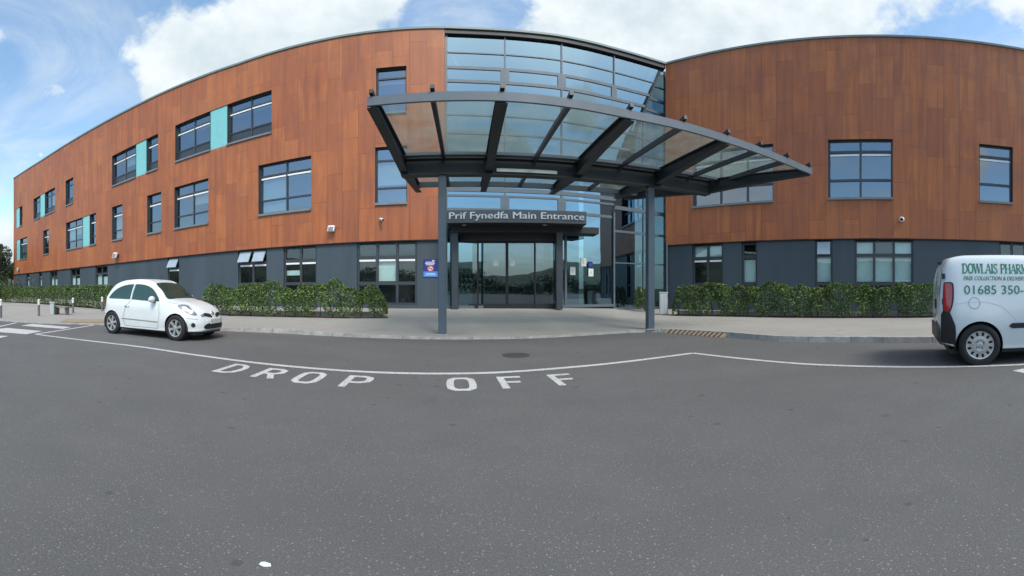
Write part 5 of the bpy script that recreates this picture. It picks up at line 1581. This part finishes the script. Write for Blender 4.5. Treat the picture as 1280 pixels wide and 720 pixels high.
def van():
    r = gp(1225, 457.0, True); heading = -R(57)
    f = Vector((math.cos(heading), math.sin(heading), 0)); n = Vector((-f.y, f.x, 0))   # n: left side of the van, away from the camera
    sc = 1.10
    base = Vector((r.x, r.y, 0)) - f * .585 * sc + n * .83 * sc
    t = thing('delivery_van', base, 'small white delivery van with green pharmacy lettering parked nose right', 'van', None, heading)
    t.scale = (sc, sc, sc)
    prof = dict(
        zs=[(0, .34), (.08, .31), (.3, .26), (1.2, .22), (3.0, .22), (3.6, .24), (3.86, .30)],
        zm=[(0, .62), (.3, .66), (3.0, .62), (3.6, .56), (3.86, .48)],
        zb=[(0, 1.02), (.1, 1.06), (.4, 1.08), (2.2, 1.04), (2.9, .98), (3.3, .90), (3.7, .76), (3.86, .56)],
        zr=[(0, 1.08), (.02, 1.30), (.08, 1.50), (.16, 1.58), (.4, 1.625), (1.4, 1.64), (2.0, 1.60), (2.35, 1.45), (2.8, 1.12), (3.0, 1.03), (3.4, .95), (3.7, .80), (3.86, .58)],
        zt=[(0, 1.12), (.02, 1.36), (.07, 1.58), (.15, 1.665), (.4, 1.70), (1.3, 1.725), (1.9, 1.70), (2.2, 1.61), (2.7, 1.25), (2.98, 1.06), (3.4, .985), (3.7, .84), (3.86, .60)],
        ws=[(0, .66), (.08, .73), (.25, .79), (3.2, .79), (3.6, .70), (3.86, .44)],
        wm=[(0, .70), (.08, .77), (.25, .838), (.585, .862), (1.2, .838), (2.6, .845), (3.2, .83), (3.6, .72), (3.86, .46)],
        wb=[(0, .69), (.08, .745), (.25, .795), (1, .81), (2.2, .81), (2.9, .76), (3.3, .72), (3.7, .58), (3.86, .40)],
        wr=[(0, .64), (.08, .66), (.25, .68), (1, .70), (2.0, .68), (2.4, .68), (2.9, .70), (3.3, .62), (3.7, .46), (3.86, .30)])
    xs = sorted(set([0, .008, .02, .035, .055, .08, .11, .145, 3.86, 3.85, 3.83] + [round(.18 + .05 * i, 3) for i in range(73)]))
    axles = (.585, 3.10); ra = .365; zc = .318
    m, bvh = car_body(prof, axles, ra, zc, xs, 6)
    m.build('body', 'vanwhite', t, True, True)
    wells(t, axles, ra + .001, zc, .80, .5)
    for x in axles:
        for s in (-1, 1): wheel(t, x, s * .83, .318, .19, 'cap')
    for s in (-1, 1):
        tl = smooth_closed([(.055, 1.22), (.075, 1.25), (.155, 1.25), (.175, 1.19), (.170, 1.00), (.135, .85), (.075, .83), (.045, .90)], 3)
        decal(bvh, [( (x - .11) * 1.25 + .115, (z - 1.04) * 1.08 + 1.04) for x, z in tl], 'y', s, .004).build('lamp_surround', 'black', t, True, True)
        decal(bvh, tl, 'y', s, .012).build('tail_light', 'red', t, True, True)
        bm = [(.012, .32), (.012, .78), (.05, .86), (.12, .86), (.16, .76), (.215, .62), (.225, .5), (.225, .30), (.15, .29)]
        decal(bvh, bm, 'y', s, .010, 6, 60).build('bumper_corner', 'black', t, True, True)
        rs = [(1.03, .60), (1.07, .645), (2.68, .645), (2.70, .58), (1.06, .565)]
        decal(bvh, rs, 'y', s, .014).build('rub_strip', 'black', t, True, True)
        # swage line over the arch, like a long eyebrow
        seam(bvh, [(.20, .955), (.42, .985), (.7, .98), (.92, .92), (1.06, .80), (1.20, .66)], s, .022, .003).build('arch_crease', 'vanwhite', t, False, True)
        sw = smooth_closed([(2.62, 1.08), (2.30, 1.40), (2.0, 1.52), (1.78, 1.53), (1.74, 1.10)], 4)
        decal(bvh, sw, 'y', s).build('side_window', 'carglass', t, True, True)
        seam(bvh, [(1.66, .27), (1.66, 1.60)], s, .012).build('door_seam', 'seam', t, False, True)
        seam(bvh, [(2.70, .30), (2.76, .8), (2.62, 1.05)], s, .012).build('door_seam', 'seam', t, False, True)
        m = MB(); m.lathe([(0, -.09), (.07, -.06), (.10, 0), (.09, .06), (0, .1)], (2.42, s * .96, 1.12), (0, 1, 0), 12); m.build('mirror', 'black', t, True, True)
        hl = smooth_closed([(3.15, .93), (3.45, .90), (3.72, .74), (3.60, .70), (3.3, .82)], 3)
        decal(bvh, hl, 'y', s, .008).build('headlight', 'lens', t, True, True)
    # fuel flap, camera side only
    cx, cz, rr = .50, .955, .085
    seam(bvh, [(cx + rr * math.cos(a * .2618), cz + rr * math.sin(a * .2618)) for a in range(25)], -1, .008).build('fuel_flap', 'seam', t, False, True)
    # rear doors: seam, handle, blanked windows, bumper
    bp = [(-.66, .33), (.66, .33), (.70, .60), (.0, .63), (-.70, .60)]
    decal(bvh, bp, 'x', -1, .03, 5, 60).build('rear_bumper', 'black', t, True, True)
    for s in (-1, 1):
        w = smooth_closed([(s * .08, 1.12), (s * .56, 1.12), (s * .54, 1.46), (s * .10, 1.48)], 3)
        decal(bvh, w, 'x', -1, .006, 5, 40).build('rear_panel', 'vanwhite', t, True, True)
    m = MB(); m.box((-.012, -.05, .92), (.014, 0, 0), (0, .012, 0), (0, 0, .08)); m.build('door_handle', 'black', t, False, True)
    m = MB(); m.box((-.012, .28, .80), (.006, 0, 0), (0, .26, 0), (0, 0, .055)); m.build('number_plate', 'plate', t, False, True)
    m = MB(); m.box((.06, 0, 1.60), (.03, 0, 0), (0, .12, 0), (0, 0, .018)); m.build('high_brake_light', 'black', t, False, True)
    for s in (-1, 1):
        m = MB()
        for z in (.98, 1.36): m.box((.045, s * .705, z), (.022, 0, 0), (0, .02, 0), (0, 0, .04))
        m.build('door_hinge', 'black', t, False, True)
    ws_ = smooth_closed([(2.90, -.64), (2.94, 0), (2.90, .64), (2.26, .58), (2.22, 0), (2.26, -.58)], 4)
    decal(bvh, ws_, 'z', 1, .006, 10, 64).build('windscreen', 'carglass', t, True, True)
    m = MB(); m.abox(.15, 3.6, -.65, .65, .17, .24); m.build('underbody', 'black', t, False, True)

    # lettering on both... the camera side only
    def put(P2):    # (x, z) -> on the side facing the road
        h = bvh.ray_cast(Vector((P2.x, -3, P2.y)), Vector((0, 1, 0)))
        return h[0] + Vector((0, -.004, 0)) if h[0] is not None else Vector((P2.x, -.80, P2.y))
    m = MB(); x = .325; H = .150; z0 = 1.405; fx = .117
    for ch in "DOWLAIS PHARMACY":
        adv, st, se = SER[ch]
        for P, w in st:
            for q in stroke2d([(a * fx, b * H) for a, b in P], .007 + .017 * w):
                m.quad(*[put(Vector((x + p.x, z0 + p.y))) for p in q])
        for (a, b) in se:
            yy = .006 if b < .5 else H - .006
            for q in stroke2d([(a * fx - .020, yy), (a * fx + .020, yy)], .010): m.quad(*[put(Vector((x + p.x, z0 + p.y))) + Vector((0, -.001, 0)) for p in q])
        x += adv * fx * .92
    m.build('pharmacy_lettering', 'green', t, False, True)
    for txt, xx, zz, size, wid, it, nm in (("FREE COLLECTION & DELIVERY", .345, 1.30, .075, .97, .18, 'slogan_lettering'), ("01685 350-", .35, 1.09, .165, .93, 0, 'telephone_lettering')):
        v, fc = text_mesh(txt, size, 0); a, b = min(p.x for p in v), max(p.x for p in v); s = wid / (b - a); m = MB()
        V = [put(Vector((xx + (p.x - a) * s + p.y * it, zz + p.y * 1.16))) for p in v]
        m.add(V, fc); m.add([q + Vector((.003, -.0012, .001)) for q in V], fc)
        m.build(nm, 'green', t, False, True)


small_car()
van()
